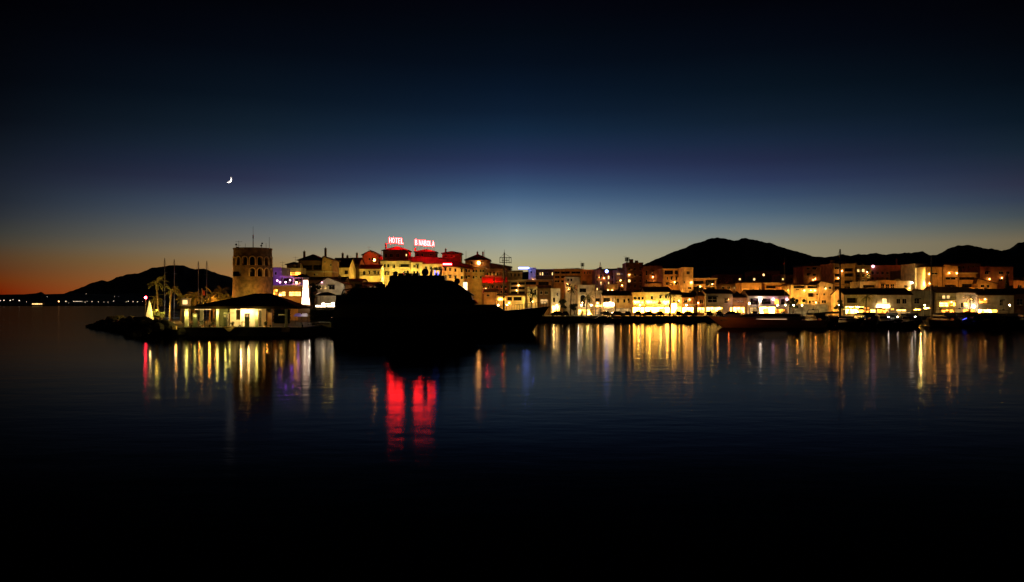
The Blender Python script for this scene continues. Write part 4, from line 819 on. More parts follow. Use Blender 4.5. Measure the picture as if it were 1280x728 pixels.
# ---------------------------------------------------------------- plants
def leaf_cloud(m, blobs, n, size, rnd):
    for i in range(n):
        c, r = blobs[rnd.randrange(len(blobs))]
        d = Vector((rnd.gauss(0,1),rnd.gauss(0,1),rnd.gauss(0,1))).normalized()*rnd.uniform(.35,1)**.6
        p = c + Vector((d.x*r, d.y*r, d.z*r*.8))
        a = Vector((rnd.gauss(0,1),rnd.gauss(0,1),rnd.gauss(0,1))).normalized(); b_ = a.cross(Vector((rnd.gauss(0,1),rnd.gauss(0,1),rnd.gauss(0,1)))).normalized()
        s_ = size*rnd.uniform(.6,1.3)
        m.face([p-a*s_, p+b_*s_*.55, p+a*s_, p-b_*s_*.55])
def tree(label, px, D, h, r, seed=1, leafm='leaf', group=None, name='broadleaf_tree', zb=BASE, n=1300, size=.2):
    rnd = random.Random(seed); t_ = thing(name, label, 'tree', (X(px,D), D, zb), 0, group)
    m = MB(); m.path([(0,0,0),(.1*r,0,h*.3),(0,.05*r,h*.5),(.05*r,0,h*.72)],[h*.03+.05,h*.025+.03,h*.018+.02,.04])
    blobs = []
    for i in range(9):
        a = rnd.uniform(0,6.28); q = rnd.uniform(.15,.75)*r; z = h*rnd.uniform(.45,.88)
        e = Vector((q*math.cos(a), q*math.sin(a), z)); m.path([(0,0,h*.35),(e.x*.5,e.y*.5,h*.35+(z-h*.35)*.6),tuple(e)],[.08,.05,.02],5); blobs.append((e, r*rnd.uniform(.28,.48)))
    blobs.append((Vector((0,0,h*.85)), r*.4))
    m.build('trunk', M['bark'], t_)
    m = MB(); leaf_cloud(m, blobs, n, size, rnd); m.build('crown', M[leafm], t_); return t_
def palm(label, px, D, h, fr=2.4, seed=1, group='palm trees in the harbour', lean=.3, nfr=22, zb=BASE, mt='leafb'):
    rnd = random.Random(seed); t_ = thing('palm_tree', label, 'palm tree', (X(px,D), D, zb), 0, group)
    m = MB(); m.path([(0,0,0),(lean*.2,0,h*.3),(lean*.6,0,h*.7),(lean,0,h)],[.24,.18,.16,.17],8)
    for i in range(int(h/.35)):
        z = i*.35+.2; f_ = z/h; m.lathe((lean*f_*f_,0,z),[(.17,0),(.21,.05),(.17,.1)],8)
    m.build('trunk', M['bark'], t_)
    m = MB()
    for i in range(nfr):
        a = 2*math.pi*i/nfr*2.39996/1.0 ; up = rnd.uniform(-.45, 1.25); L_ = fr*rnd.uniform(.8,1.1)
        p = Vector((lean,0,h)); d = Vector((math.cos(a)*math.cos(up), math.sin(a)*math.cos(up), math.sin(up))); prev = p; st = 9
        for k in range(st):
            q = prev + d*(L_/st); d = (d + Vector((0,0,-.19))).normalized()
            side = d.cross(Vector((0,0,1))).normalized(); w = .42*fr/2.4*math.sin(math.pi*(k+1.2)/(st+1.4))**.6
            m.tube(prev, q, .022, .015, 4)
            for sg in (-1,1):
                for e in (0,.5):
                    b0 = prev.lerp(q, e); b1 = prev.lerp(q, e+.32)
                    tip = b1 + side*sg*w + Vector((0,0,-.35*w)) + d*w*.5
                    m.face([b0, b1, tip])
            prev = q
    m.build('crown', M[mt], t_); return t_
def cypress(label, px, D, h, r, seed=1, group=None):
    rnd = random.Random(seed); t_ = thing('cypress_tree', label, 'tree', (X(px,D), D, BASE), 0, group)
    m = MB(); m.path([(0,0,0),(0,0,h*.5),(0,0,h*.9)],[.16,.1,.03]); m.build('trunk', M['bark'], t_)
    m = MB()
    for i in range(1400):
        f_ = rnd.random()**.8; z = h*(.06+.94*f_); rr_ = r*(1-f_)**.6*min(1,(f_+.12)*3)*rnd.uniform(.5,1.05); a = rnd.uniform(0,6.28)
        p = Vector((rr_*math.cos(a), rr_*math.sin(a), z)); s_ = rnd.uniform(.1,.24); b_ = Vector((math.sin(a),-math.cos(a),0))*s_*.5; upv = Vector((0,0,s_*1.4))
        m.face([p-upv,p+b_,p+upv,p-b_])
    m.build('crown', M['leafd'], t_); return t_

# left tip: palms and shrubs behind the rocks
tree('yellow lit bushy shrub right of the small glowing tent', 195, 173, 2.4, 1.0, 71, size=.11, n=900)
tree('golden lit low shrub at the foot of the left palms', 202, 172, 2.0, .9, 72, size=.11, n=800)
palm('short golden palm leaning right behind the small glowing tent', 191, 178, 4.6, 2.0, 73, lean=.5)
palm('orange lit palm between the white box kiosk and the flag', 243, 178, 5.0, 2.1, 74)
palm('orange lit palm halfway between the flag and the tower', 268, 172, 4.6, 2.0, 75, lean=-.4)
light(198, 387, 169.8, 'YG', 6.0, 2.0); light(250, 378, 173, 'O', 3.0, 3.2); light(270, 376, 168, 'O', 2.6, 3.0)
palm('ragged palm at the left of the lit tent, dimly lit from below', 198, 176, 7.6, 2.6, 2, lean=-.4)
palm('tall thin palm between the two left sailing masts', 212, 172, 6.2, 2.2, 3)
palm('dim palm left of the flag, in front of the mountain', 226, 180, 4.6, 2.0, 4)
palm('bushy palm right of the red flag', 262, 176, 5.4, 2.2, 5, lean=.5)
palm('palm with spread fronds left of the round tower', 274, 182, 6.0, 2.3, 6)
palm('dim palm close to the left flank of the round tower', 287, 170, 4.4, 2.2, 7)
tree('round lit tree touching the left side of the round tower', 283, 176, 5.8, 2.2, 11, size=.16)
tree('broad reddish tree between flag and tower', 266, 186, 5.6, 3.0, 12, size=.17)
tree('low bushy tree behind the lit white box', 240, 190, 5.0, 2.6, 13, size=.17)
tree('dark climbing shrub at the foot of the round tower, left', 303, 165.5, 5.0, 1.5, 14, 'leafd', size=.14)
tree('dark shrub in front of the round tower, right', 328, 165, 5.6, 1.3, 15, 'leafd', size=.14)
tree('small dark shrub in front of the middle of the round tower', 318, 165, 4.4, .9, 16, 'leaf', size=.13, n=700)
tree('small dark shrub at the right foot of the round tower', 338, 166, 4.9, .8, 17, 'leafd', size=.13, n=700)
light(196, 386, 173, 'Y', 5.0, 3.0); light(206, 388, 171, 'YG', 3.0, 3.0); light(220, 386, 169, 'O', 2.0, 3.5); light(262, 380, 171, 'O', 2.6, 4.0); light(276, 378, 172, 'O', 3.0, 4.0); light(287, 376, 167, 'YG', 1.2, 2.6); light(238, 380, 181, 'O', 2.4, 3.6)
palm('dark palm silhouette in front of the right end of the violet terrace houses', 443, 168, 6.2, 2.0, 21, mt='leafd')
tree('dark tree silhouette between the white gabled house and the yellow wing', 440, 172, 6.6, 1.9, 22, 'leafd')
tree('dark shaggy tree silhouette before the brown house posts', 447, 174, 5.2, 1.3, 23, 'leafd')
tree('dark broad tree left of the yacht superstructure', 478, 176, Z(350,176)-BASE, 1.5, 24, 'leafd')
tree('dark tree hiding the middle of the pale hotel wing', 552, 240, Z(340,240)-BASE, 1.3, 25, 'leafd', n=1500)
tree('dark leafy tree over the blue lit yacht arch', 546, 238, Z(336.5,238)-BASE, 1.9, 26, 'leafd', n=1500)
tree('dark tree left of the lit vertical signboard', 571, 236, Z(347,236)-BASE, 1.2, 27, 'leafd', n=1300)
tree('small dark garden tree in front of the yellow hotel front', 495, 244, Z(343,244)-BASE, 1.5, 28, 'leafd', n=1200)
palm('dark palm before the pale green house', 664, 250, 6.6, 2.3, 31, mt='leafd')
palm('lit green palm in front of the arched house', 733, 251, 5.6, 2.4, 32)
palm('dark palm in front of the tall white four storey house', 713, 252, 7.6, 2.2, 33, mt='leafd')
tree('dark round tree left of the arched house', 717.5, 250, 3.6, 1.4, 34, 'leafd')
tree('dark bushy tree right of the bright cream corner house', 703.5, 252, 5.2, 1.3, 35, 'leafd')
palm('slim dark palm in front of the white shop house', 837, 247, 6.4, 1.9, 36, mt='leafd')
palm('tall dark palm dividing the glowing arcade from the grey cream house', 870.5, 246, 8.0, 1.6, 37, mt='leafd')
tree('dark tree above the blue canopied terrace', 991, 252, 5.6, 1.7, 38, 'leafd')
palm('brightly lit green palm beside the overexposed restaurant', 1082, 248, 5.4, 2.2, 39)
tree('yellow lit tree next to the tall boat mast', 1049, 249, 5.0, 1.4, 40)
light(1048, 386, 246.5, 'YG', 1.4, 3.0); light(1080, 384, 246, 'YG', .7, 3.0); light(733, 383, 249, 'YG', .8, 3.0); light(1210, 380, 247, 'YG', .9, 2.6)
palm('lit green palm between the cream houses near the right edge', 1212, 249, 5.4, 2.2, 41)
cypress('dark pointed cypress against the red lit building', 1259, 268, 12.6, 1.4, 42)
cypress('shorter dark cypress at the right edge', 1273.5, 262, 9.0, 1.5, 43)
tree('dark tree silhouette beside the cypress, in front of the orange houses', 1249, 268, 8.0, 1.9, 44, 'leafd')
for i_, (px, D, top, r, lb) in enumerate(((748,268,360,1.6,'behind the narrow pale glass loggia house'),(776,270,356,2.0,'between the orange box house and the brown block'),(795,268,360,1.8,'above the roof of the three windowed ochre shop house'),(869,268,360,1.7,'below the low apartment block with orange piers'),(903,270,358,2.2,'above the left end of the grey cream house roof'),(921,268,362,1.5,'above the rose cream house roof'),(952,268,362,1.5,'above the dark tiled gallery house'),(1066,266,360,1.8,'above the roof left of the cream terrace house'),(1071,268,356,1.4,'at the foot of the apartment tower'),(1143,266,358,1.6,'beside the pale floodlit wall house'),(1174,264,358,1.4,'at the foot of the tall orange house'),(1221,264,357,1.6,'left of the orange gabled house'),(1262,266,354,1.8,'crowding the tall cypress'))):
    tree('added dark treetop ' + lb, px, D, Z(top,D)-BASE, r, 60+i_, 'leafd', n=700, size=.22)  # treetops added as dark patches against the evenly lit walls
tree('added dark tree between the light column and the white gabled house', 391, 200, Z(349,200)-BASE, 1.7, 90, 'leafd', n=1100)  # tree added to darken the bright wall behind it
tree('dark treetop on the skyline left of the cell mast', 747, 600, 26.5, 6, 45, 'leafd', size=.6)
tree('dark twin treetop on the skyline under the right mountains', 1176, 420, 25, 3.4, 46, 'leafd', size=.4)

def filler(label, px0, px1, py, D, seed, thick=1.2):  # leafy masses added to keep these stretches black
    rnd = random.Random(seed); t_ = thing('filler', label, 'filler', (X(px0,D), D, BASE)); w = (px1-px0)*D/F; h = Z(py,D)-BASE
    m = MB()
    for i in range(int(w*h*60)):
        p = Vector((rnd.uniform(0,w), rnd.uniform(0,thick), rnd.uniform(.1,1)**.7*h*(.9+.14*noise.noise(Vector((i*.001+seed,0,0)))))); p.z *= .93+.12*noise.noise(Vector((p.x*.8,seed,0)))
        a = Vector((rnd.gauss(0,1),rnd.gauss(0,1),rnd.gauss(0,1))).normalized()*.14; b_ = a.cross(Vector((rnd.gauss(0,1),rnd.gauss(0,1),rnd.gauss(0,1)))).normalized()*.09
        m.face([p-a,p+b_,p+a,p-b_])
    m.build('foliage', M['leafd'], t_)
    m = MB(); m.box(.1,thick*.3,.003,w-.1,thick*.7,h*.75); m.build('stem_mass', M['leafd'], t_)
filler('added dark leafy hedge under the glowing bar counter', 386.5, 431, 382.5, 166.5, 1)
filler('added tall dark leafy hedge running behind the yacht toward the hotel', 424, 492, 366, 180, 2)
filler('added dark leafy hedge in front of the warm white restaurant', 341, 362, 381, 160, 3)
# ---------------------------------------------------------------- boats
def hull_mesh(L_, B_, hs, hb, keel=.5, rake=.14, n=22, full=.55):
    m = MB(); rings = []
    for i in range(n+1):
        t_ = i/n; b_ = B_/2*(1 - max(0, (t_-full)/(1-full))**2.2)*(.93+.07*min(1, t_*6)); b_ = max(b_, .03)
        sh = hs + (hb-hs)*t_**2.2
        def pt(f_, z):   # z from keel to sheer moves the stem forward
            zz = (z+keel)/(sh+keel); return (L_*(t_*(1-rake) + rake*t_*zz**1.1) - L_/2, f_*b_, z)
        rings.append([pt(1, sh), pt(.9-.25*t_, .35*sh), pt(.72-.4*t_, 0.0), pt(0, -keel), pt(-(.72-.4*t_), 0.0), pt(-(.9-.25*t_), .35*sh), pt(-1, sh)])
    m.loft(rings); return m
def block(m, x0, x1, b0, z0, z1, fr=.5, ft=.25, side=.1, mi=0):
    """cabin block: raked front and back, tumblehome sides"""
    m.loft([[(x0,-b0,z0),(x1,-b0*.8,z0),(x1,b0*.8,z0),(x0,b0,z0)],[(x0+ft,-b0+side,z1),(x1-fr,-b0*.8+side,z1),(x1-fr,b0*.8-side,z1),(x0+ft,b0-side,z1)]], mi=mi)
def band(m, x0, x1, b0, z0, z1, fr, ft, side, e=.02):
    """window band wrapped round a cabin block, slightly proud"""
    block(m, x0-e, x1+e, b0+e, z0, z1, fr, ft, side)

# --- the big dark yacht -----------------------------------------------------------------
YD = 150.0; ky = F/YD; Ly = (687-418)/ky
yx = lambda px: (px-640)/ky - X((687+418)/2, YD)
sy = thing('motor_yacht', 'huge dark motor yacht silhouette moored across the middle of the harbour', 'yacht', (X((687+418)/2, YD), YD, 0))
zy = lambda py: Z(py, YD)
hull_mesh(Ly, 8.0, 2.6, zy(383.2), 1.2, .10, 36, .6).build('hull', M['navy'], sy)
m = MB(); block(m, yx(421), yx(601), 3.5, 2.5, zy(370), 1.6, .6, .2); block(m, yx(590), yx(640), 2.6, 3.0, zy(380.8), 3.0, .2, .2); m.build('main_deckhouse', M['ydark'], sy)
m = MB(); band(m, yx(440), yx(598), 3.46, zy(380), zy(375), .6, .2, .06); m.build('window_band', M['pane'], sy)
m = MB(); block(m, yx(438), yx(594), 3.1, zy(370)+.01, zy(361), 1.9, .6, .2); m.box(yx(422), -3.4, zy(370)+.012, yx(560), 3.4, zy(368.8)); m.build('upper_deckhouse', M['ydark'], sy)
m = MB(); band(m, yx(470), yx(588), 3.1, zy(368), zy(363), 1.4, .5, .12); m.build('window_band', M['pane'], sy)
m = MB(); block(m, yx(484), yx(581), 2.7, zy(361)+.01, zy(351), 2.2, .8, .2); m.box(yx(452), -3.0, zy(361)+.012, yx(576), 3.0, zy(359.8)); m.build('bridge_deckhouse', M['ydark'], sy)
m = MB(); band(m, yx(508), yx(576), 2.7, zy(358), zy(353.6), 1.6, .5, .12); m.build('window_band', M['pane'], sy)
m = MB(); m.box(yx(489), -2.4, zy(351)+.012, yx(557), 2.4, zy(345.2)); m.build('sun_deck', M['ydark'], sy)
m = MB()
for px, top in ((540,334.6),(552,334.6)):
    m.tube((yx(px-1.5),-1.2,zy(345.4)),(yx(px),-.9,zy(336)),.12,.08); m.tube((yx(px-1.5),1.2,zy(345.4)),(yx(px),.9,zy(336)),.12,.08)
m.box(yx(538.6),-1.0,zy(337.4),yx(553),1.0,zy(336)); m.tube((yx(546),0,zy(336)),(yx(546),0,zy(332.6)),.06,.03); m.box(yx(542),-.12,zy(335),yx(549),.12,zy(334.4))
ra = m.build('radar_arch', M['ydark'], sy)
m = MB(); m.box(yx(543.6),-.9,zy(343.6),yx(544.6),-.8,zy(338.4)); m.box(yx(547.4),-.9,zy(344.4),yx(548.4),-.8,zy(340)); m.build('blue_light', M['blue'], ra)
for px, py, r_ in ((494.5,342.6,.42),(531.5,340.6,.6),(571.5,352,.5)):
    m = MB(); m.ball((yx(px),0,zy(py)),r_,16,sz=1.1); m.tube((yx(px),0,zy(345.3 if px < 560 else 360)),(yx(px),0,zy(py)-r_*.6),.25,.3,10); m.build('satellite_dome', M['ydark'], sy, smooth=True)
m = MB(); pq = {}
for i in range(26):
    px = 600 + i*3.3; z = 2.6+(zy(383.2)-2.6)*((px-418)/269)**2.2
    for sg in (-1,1): 
        bb = 3.75*(1-max(0,((px-418)/269-.6)/.4)**2.2); m.tube((yx(px),sg*bb,z),(yx(px),sg*bb,z+.85),.02,n=4)
        if i: m.tube(pq[sg],(yx(px),sg*bb,z+.85),.025,n=4)
        pq[sg] = (yx(px),sg*bb,z+.85)
m.tube(pq[1],pq[-1],.025,n=4)
m.build('bow_railing', M['iron'], sy)
m = MB()
for px, h in ((500,3.0),(517,2.2),(524,3.4),(560,2.0)): m.tube((yx(px),.6,zy(345.3)),(yx(px)-.15,.6,zy(345.3)+h*.6),.03,.015,5)
m.build('whip_antenna', M['iron'], sy)
m = MB()
for px in (503,512,521): m.box(yx(px)-.5,-1.5,zy(345.2)+.01,yx(px)+.4,1.5,zy(345.2)+.42)
m.build('deck_locker', M['ydark'], sy)
m = MB(); m.path([(yx(430),-2,zy(368.8)),(yx(432),-2,zy(363)),(yx(442),-2.4,zy(361.5))],[.14,.12,.07],7); m.build('tender_crane', M['ydark'], sy)
m = MB(); m.tube((yx(683),0,zy(383.4)),(yx(683),0,zy(378)),.04); m.build('jack_staff', M['iron'], sy)
m = MB(); m.ball((yx(531.3),-3.42,zy(398.6)+.1),.07); m.build('porthole_light', M['lampw'], sy)
for px in (440,462,484,506,556,581):
    m = MB(); m.lathe((yx(px),-3.72,1.45),[(.24,-.02),(.24,.03),(.18,.03),(.01,.02)],14,axis='y'); m.build('porthole', M['pane'], sy)

def motor_boat(label, px, D, L_, B_, rz, hullm='geld', cab=1, fly=True, group='motor boats moored along the right quay', mt='geld', arch=True):
    t_ = thing('motor_boat', label, 'boat', (X(px,D), D, 0), rz, group)
    hs = .09*L_; hb = .145*L_
    hs = max(.9, min(hs, 1.5)); hb = max(1.2, min(hb, 2.4))
    hull_mesh(L_, B_, hs, hb, .4, .15).build('hull', M[hullm], t_)
    m = MB(); x0, x1 = -L_*.3, L_*.24; z0 = hs-.05; z1 = hs + (1.35 if L_ > 9 else .9)
    block(m, x0, x1, B_*.40, z0, z1, L_*.1, .1, .12); block(m, x1-L_*.1, L_*.40, B_*.27, z0, hb+.28, L_*.08, .1, .1)
    cb = m.build('cabin', M[mt], t_)
    m = MB(); band(m, x0+.4, x1-.25, B_*.395, z0+.55*(z1-z0), z0+.88*(z1-z0), L_*.035, .05, .04); m.build('cabin_window', M['pane'], cb)
    if fly:
        m = MB(); m.box(x0-L_*.06, -B_*.4, z1+.003, x1-L_*.12, B_*.4, z1+.1); m.box(x1-L_*.17, -B_*.36, z1+.1, x1-L_*.15, B_*.36, z1+.6); m.box(x0+.2,-B_*.34,z1+.1,x0+.9,B_*.34,z1+.5); m.build('flybridge', M[mt], t_)
    if arch:
        m = MB(); xa = x0+L_*.08; za = z1 + (.1 if fly else 0)
        for sg in (-1,1): m.tube((xa-.3,sg*B_*.38,za),(xa,sg*B_*.3,za+1.1),.07,.05)
        m.box(xa-.12,-B_*.3,za+1.05,xa+.2,B_*.3,za+1.15); m.tube((xa,0,za+1.15),(xa,0,za+2.2),.03,.015); m.lathe((xa,0,za+1.15),[(.25,0),(.27,.12),(.1,.2)],10)
        m.build('radar_arch', M[mt], t_)
    m = MB(); pr = None
    for i in range(9):
        tt = .55+.43*i/8; b_ = B_/2*(1-((tt-.55)/.45)**2.2)*.93; z = hs+(hb-hs)*tt**2.2
        for sg in (-1,1):
            p = (L_*tt-L_/2-.1, sg*b_, z); q = (p[0],p[1],z+.6); m.tube(p,q,.015,n=4)
            if pr and i: m.tube(pr[sg], q, .015, n=4)
        pr = {sg: (L_*tt-L_/2-.1, sg*b_, z+.6) for sg in (-1,1)}
    m.build('bow_railing', M['steel'], t_)
    m = MB(); m.box(-L_/2+.02,-B_*.36,.18,-L_/2+.0-.7,B_*.36,.26); m.build('swim_platform', M['wood'], t_)
    return t_
def sail_yacht(label, px, D, L_, H_, rz, hullm='geld', group='sailing yachts moored in the harbour', furl=True, mr=.11, mm='steel'):
    t_ = thing('sailing_yacht', label, 'sailing yacht', (X(px,D), D, 0), rz, group)
    hull_mesh(L_, L_*.28, L_*.085, L_*.11, .5, .13, 22, .35).build('hull', M[hullm], t_)
    dz = L_*.09
    m = MB(); block(m, -L_*.22, L_*.18, L_*.085, dz-.05, dz+.5, L_*.08, .1, .1); cb = m.build('cabin', M[hullm], t_)
    m = MB(); band(m, -L_*.18, L_*.12, L_*.084, dz+.18, dz+.36, .15, .05, .03); m.build('cabin_window', M['pane'], cb)
    mx = L_*.06
    m = MB(); m.tube((mx,0,dz+.1),(mx,0,H_),mr,mr*.6,8)
    for f_ in (.45,.72):
        m.tube((mx,-L_*.07,dz+H_*f_),(mx,L_*.07,dz+H_*f_),.035,n=5)
    mm_ = m.build('mast', M[mm], t_)
    m = MB(); w = .022
    for a, c in (((L_*.5,0,dz+.3),(mx,0,H_*.97)),((-L_*.48,0,dz+.1),(mx,0,H_)),((mx,-L_*.13,dz),(mx,-L_*.07,dz+H_*.72)),((mx,L_*.13,dz),(mx,L_*.07,dz+H_*.72)),((mx,-L_*.07,dz+H_*.72),(mx,0,H_)),((mx,L_*.07,dz+H_*.72),(mx,0,H_))):
        m.tube(a, c, w, n=4)
    m.build('rigging', M['iron'], t_)
    m = MB(); m.tube((mx,0,dz+1.3),(-L_*.34,0,dz+1.15),.07,.05); bo = m.build('boom', M['steel'], t_)
    if furl:
        m = MB(); m.path([(mx-.1,0,dz+1.5),(mx-L_*.15,0,dz+1.47),(-L_*.32,0,dz+1.3)],[.2,.16,.08],8); m.build('sail_cover', M['canvd'], bo)
    return t_

# brown lit yacht lying across in front of the right quay
by = motor_boat('long low motor yacht with a tan lit hull side, right of the glowing arcade', 955, 179, 23, 5.0, R(180), 'gelt', mt='geld', fly=False, arch=False, group=None)
light(897, 396, 173.0, 'O', .9, 2.6); light(911, 397, 173.4, 'RO', .5, 2.6); light(930, 397, 173.6, 'RO', .16, 3)
m = MB(); m.box(-3.9,2.35,1.72,2.4,2.42,1.8); m.build('light_strip', M['gelt'], by)
gl = glow('deck_edge_light', (1.0,.55,.28), 1.3)
for o in COL.objects:
    if o.parent == by and o.name.startswith('light_strip'): o.data.materials[0] = gl
# pontoon the boats tie up to
pn = thing('pontoon', 'long dark floating pontoon behind the row of moored boats at the right', 'pontoon', (X(1160,196), 196, 0))
m = MB(); m.box(-24,-1.2,.25,44,1.2,.6); m.build('deck', M['wood'], pn)
m = MB()
for i in range(12): m.box(-23+i*5.8,-1.1,-.3,-20.8+i*5.8,1.1,.247)
m.build('floats', M['conc'], pn)
specs = [
 ('dark motor cruiser moored end on just right of the tan hulled yacht', 1022, 186, 11, 3.6, R(-88), 'geld'),
 ('small dark open motor boat moored under the tall mast', 1060, 184, 8, 2.8, R(-90), 'navy'),
 ('grey motor cruiser with a raised flybridge below the overexposed restaurant', 1084, 187, 12, 3.9, R(-92), 'geld'),
 ('dark motor cruiser with two tiny white deck lights', 1112, 186, 11, 3.7, R(-89), 'navy'),
 ('dark blue hulled motor boat left of the thin lit mast', 1138, 185, 10, 3.4, R(-91), 'navy'),
 ('grey motor boat with a blue light strip on its side', 1184, 186, 11, 3.6, R(-86), 'geld'),
 ('broad dark motor yacht in front of the two glowing shop windows', 1208, 187, 13, 4.2, R(-90), 'navy'),
 ('dim grey motor cruiser in front of the lit palm near the right', 1236, 186, 12, 3.9, R(-90), 'geld'),
 ('dark motor boat second from the right edge of the boat row', 1262, 185, 10, 3.4, R(-88), 'navy'),
 ('dim motor boat at the right edge of the boat row', 1287, 186, 11, 3.6, R(-91), 'geld'),
]
boats = [motor_boat(*s[:6], hullm=s[6], mt='geld' if i % 2 else 'ydark', fly=(s[3] > 9), arch=(i % 3 != 1)) for i, s in enumerate(specs)]
m = MB(); m.path([(4.2,1.72,1.9),(1.5,1.86,1.2),(-1.0,1.86,1.1)],[.05,.05,.05],6); m.build('light_strip', M['blue'], boats[5])
for b_, x, y in ((boats[3],2.0,.8),(boats[3],2.2,-1.2),(boats[4],1.6,.3)):
    m = MB(); m.ball((x,y,2.1),.11); m.build('deck_light', M['lampw'], b_)
sail_yacht('large sailing yacht with the tallest dark mast in front of the yellow apartments', 1046, 190, 17, Z(312,190), R(-70), 'navy', mr=.24, mm='iron')
sail_yacht('sailing yacht with a thin lit mast in front of the floodlit wall house', 1164.5, 192, 14, Z(321,192), R(-120), 'geld', mr=.13)
sail_yacht('small sailing yacht with a slim dark mast before the low cream shop house', 753, 232, 10, Z(328,232), R(180), 'navy', mr=.15)
sail_yacht('sailing yacht with a faint mast before the dark tiled gallery house', 980, 225, 13, Z(322,225), R(-95), 'navy', mr=.07)
light(1163.5, 384, 189.5, 'O', 1.2, 1.6)
for px, h, D, lb in ((206.5,Z(323,184),184,'moored sailing yacht with the leftmost of four thin masts'),(218.4,Z(324.5,182),182,'moored sailing yacht with the second mast from the left, catching light'),(248.4,Z(327,188),188,'moored sailing yacht with the third mast, just left of the red flag'),(259,Z(326.5,190),190,'moored sailing yacht with the fourth mast, right of the red flag')):
    # these lie behind the spit in the outer basin
    o = sail_yacht(lb, px, D+36, 10, Z(0,1)*0 + CH + (h-CH)*(D+36)/D, R(-80), 'geld', mr=.13)
# small tenders by the yacht's stern
motor_boat('small dark tender near the stern of the huge yacht with two white lamps', 402, 147, 7, 2.4, R(170), 'navy', fly=False, arch=False, group=None, mt='ydark')
light(205, 380, 214, 'WW', .35, 5); light(219, 378, 212, 'WW', .5, 5)

# --- small things on the left quay ---------------------------------------------------------
t_ = thing('beacon', 'short pole with a red light at the tip of the left quay', 'beacon', (X(182,186),186,BASE))
m = MB(); m.tube((0,0,0),(0,0,Z(374,186)-BASE),.12,.09,8); m.lathe((0,0,0),[(.35,.003),(.35,.3),(.12,.4)],10); m.build('pole', M['steel'], t_)
m = MB(); m.ball((0,0,Z(372.2,186)-BASE),.26,12); m.build('lantern', M['lampr'], t_)
light(182, 372.2, 185.3, 'R', .6, 1.5, t_)
t_ = thing('tent', 'small pointed white tent glowing yellow white among the palms', 'tent', (X(187,172),172,BASE))
m = MB(); w = .58; m.loft([[(-w,-w,.01),(w,-w,.01),(w,w,.01),(-w,w,.01)],[(-w*.9,-w*.9,.9),(w*.9,-w*.9,.9),(w*.9,w*.9,.9),(-w*.9,w*.9,.9)],[(-.06,-.06,Z(376,172)-BASE),(.06,-.06,Z(376,172)-BASE),(.06,.06,Z(376,172)-BASE),(-.06,.06,Z(376,172)-BASE)]]); m.build('canopy', M['sailm'], t_)
m = MB(); m.tube((0,0,2.4),(0,0,Z(374,172)-BASE),.03); m.build('pole', M['steel'], t_)
light(188, 386, 169.6, 'W', 3.5, 2.0, t_)
t_ = thing('flagpole', 'white flagpole with a small limp red flag left of the tower', 'flagpole', (X(252.4,165),165,BASE))
m = MB(); m.tube((0,0,0),(0,0,Z(361,165)-BASE),.06,.04,8); m.ball((0,0,Z(361,165)-BASE),.09); m.build('pole', M['sailm'], t_)
m = MB(); zf = Z(362,165)-BASE
m.loft([[(.05+.5*i/6,.12*math.sin(i*1.4),zf-.06*i),(.05+.5*i/6,.12*math.sin(i*1.4)+.02,zf-.9-.05*i)] for i in range(7)], closed=False, cap=False); m.build('flag', M['flagm'], t_)
light(252, 366, 163, 'O', .9, 1.6, t_)
t_ = thing('kiosk', 'small lit white box kiosk showing just above the pavilion eaves', 'kiosk', (X(227,160),160,BASE))
kz = Z(373,160)-BASE; m = MB(); m.box(0,0,.005,1.25,1.2,kz-.12); m.build('wall', M['white'], t_); m = MB(); m.box(-.1,-.1,kz-.117,1.35,1.3,kz); m.build('roof', M['trim'], t_)
m = MB(); m.box(.2,-.03,kz-1.1,1.05,-.003,kz-.35); m.build('window', M['litwin'], t_)
light(231, 378, 158, 'W', .8, 1.8, t_)
t_ = thing('light_column', 'blindingly bright white stepped light column beside the violet terrace', 'light sculpture', (X(382,172),172,BASE))
m = MB(); zc = lambda py: Z(py,172)-BASE
m.loft([[(a*s_[1],c*s_[1],s_[0]) for a,c in ((-1,-1),(1,-1),(1,1),(-1,1))] for s_ in ((zc(381),.66),(zc(376),.62),(zc(372),.56),(zc(371.9),.5),(zc(360),.48),(zc(359.9),.42),(zc(350.5),.38))]); m.build('column', M['pillar'], t_)  # the strong light on the column is put in as its own glow
m = MB(); m.box(-1.2,-1.2,.002,1.2,1.2,zc(381)-.01); m.build('plinth', M['brown'], t_)
light(386.6, 377.4, 170.2, 'WW', 1.4, 2.0, t_)
t_ = thing('bar_counter', 'low white glowing bar counter under a canopy right of the light column', 'bar', (X(394,168),168,BASE))
w = (420-394)*168/F; zb0 = Z(381,168)-BASE
m = MB(); m.box(0,0,.005,w,1.2,zb0); m.build('counter', M['grey'], t_)
m = MB(); m.box(.1,-.04,zb0-.42,w*.52,-.003,zb0-.16); m.box(w*.58,-.04,zb0-.40,w-.2,-.003,zb0-.2); m.box(w*.30,.3,zb0+.003,w*.42,.5,zb0+.32); m.box(w*.78,.2,zb0+.003,w*.9,.4,zb0+.4); m.box(w*.45,.3,zb0+.1,w*.74,.36,zb0+.16); m.build('light_panel', M['panel'], t_)
m = MB(); [m.tube((a,.6,.003),(a,.6,zb0+1.7),.05) for a in (.1,w-.1)]; m.build('post', M['iron'], t_)
m = MB(); m.loft([[(-.3,-.6,zb0+1.7),(w+.3,-.6,zb0+1.7),(w+.3,1.8,zb0+1.7),(-.3,1.8,zb0+1.7)],[(w*.4,.5,zb0+2.4),(w*.6,.5,zb0+2.4),(w*.6,.7,zb0+2.4),(w*.4,.7,zb0+2.4)]]); m.build('canopy', M['canvd'], t_)
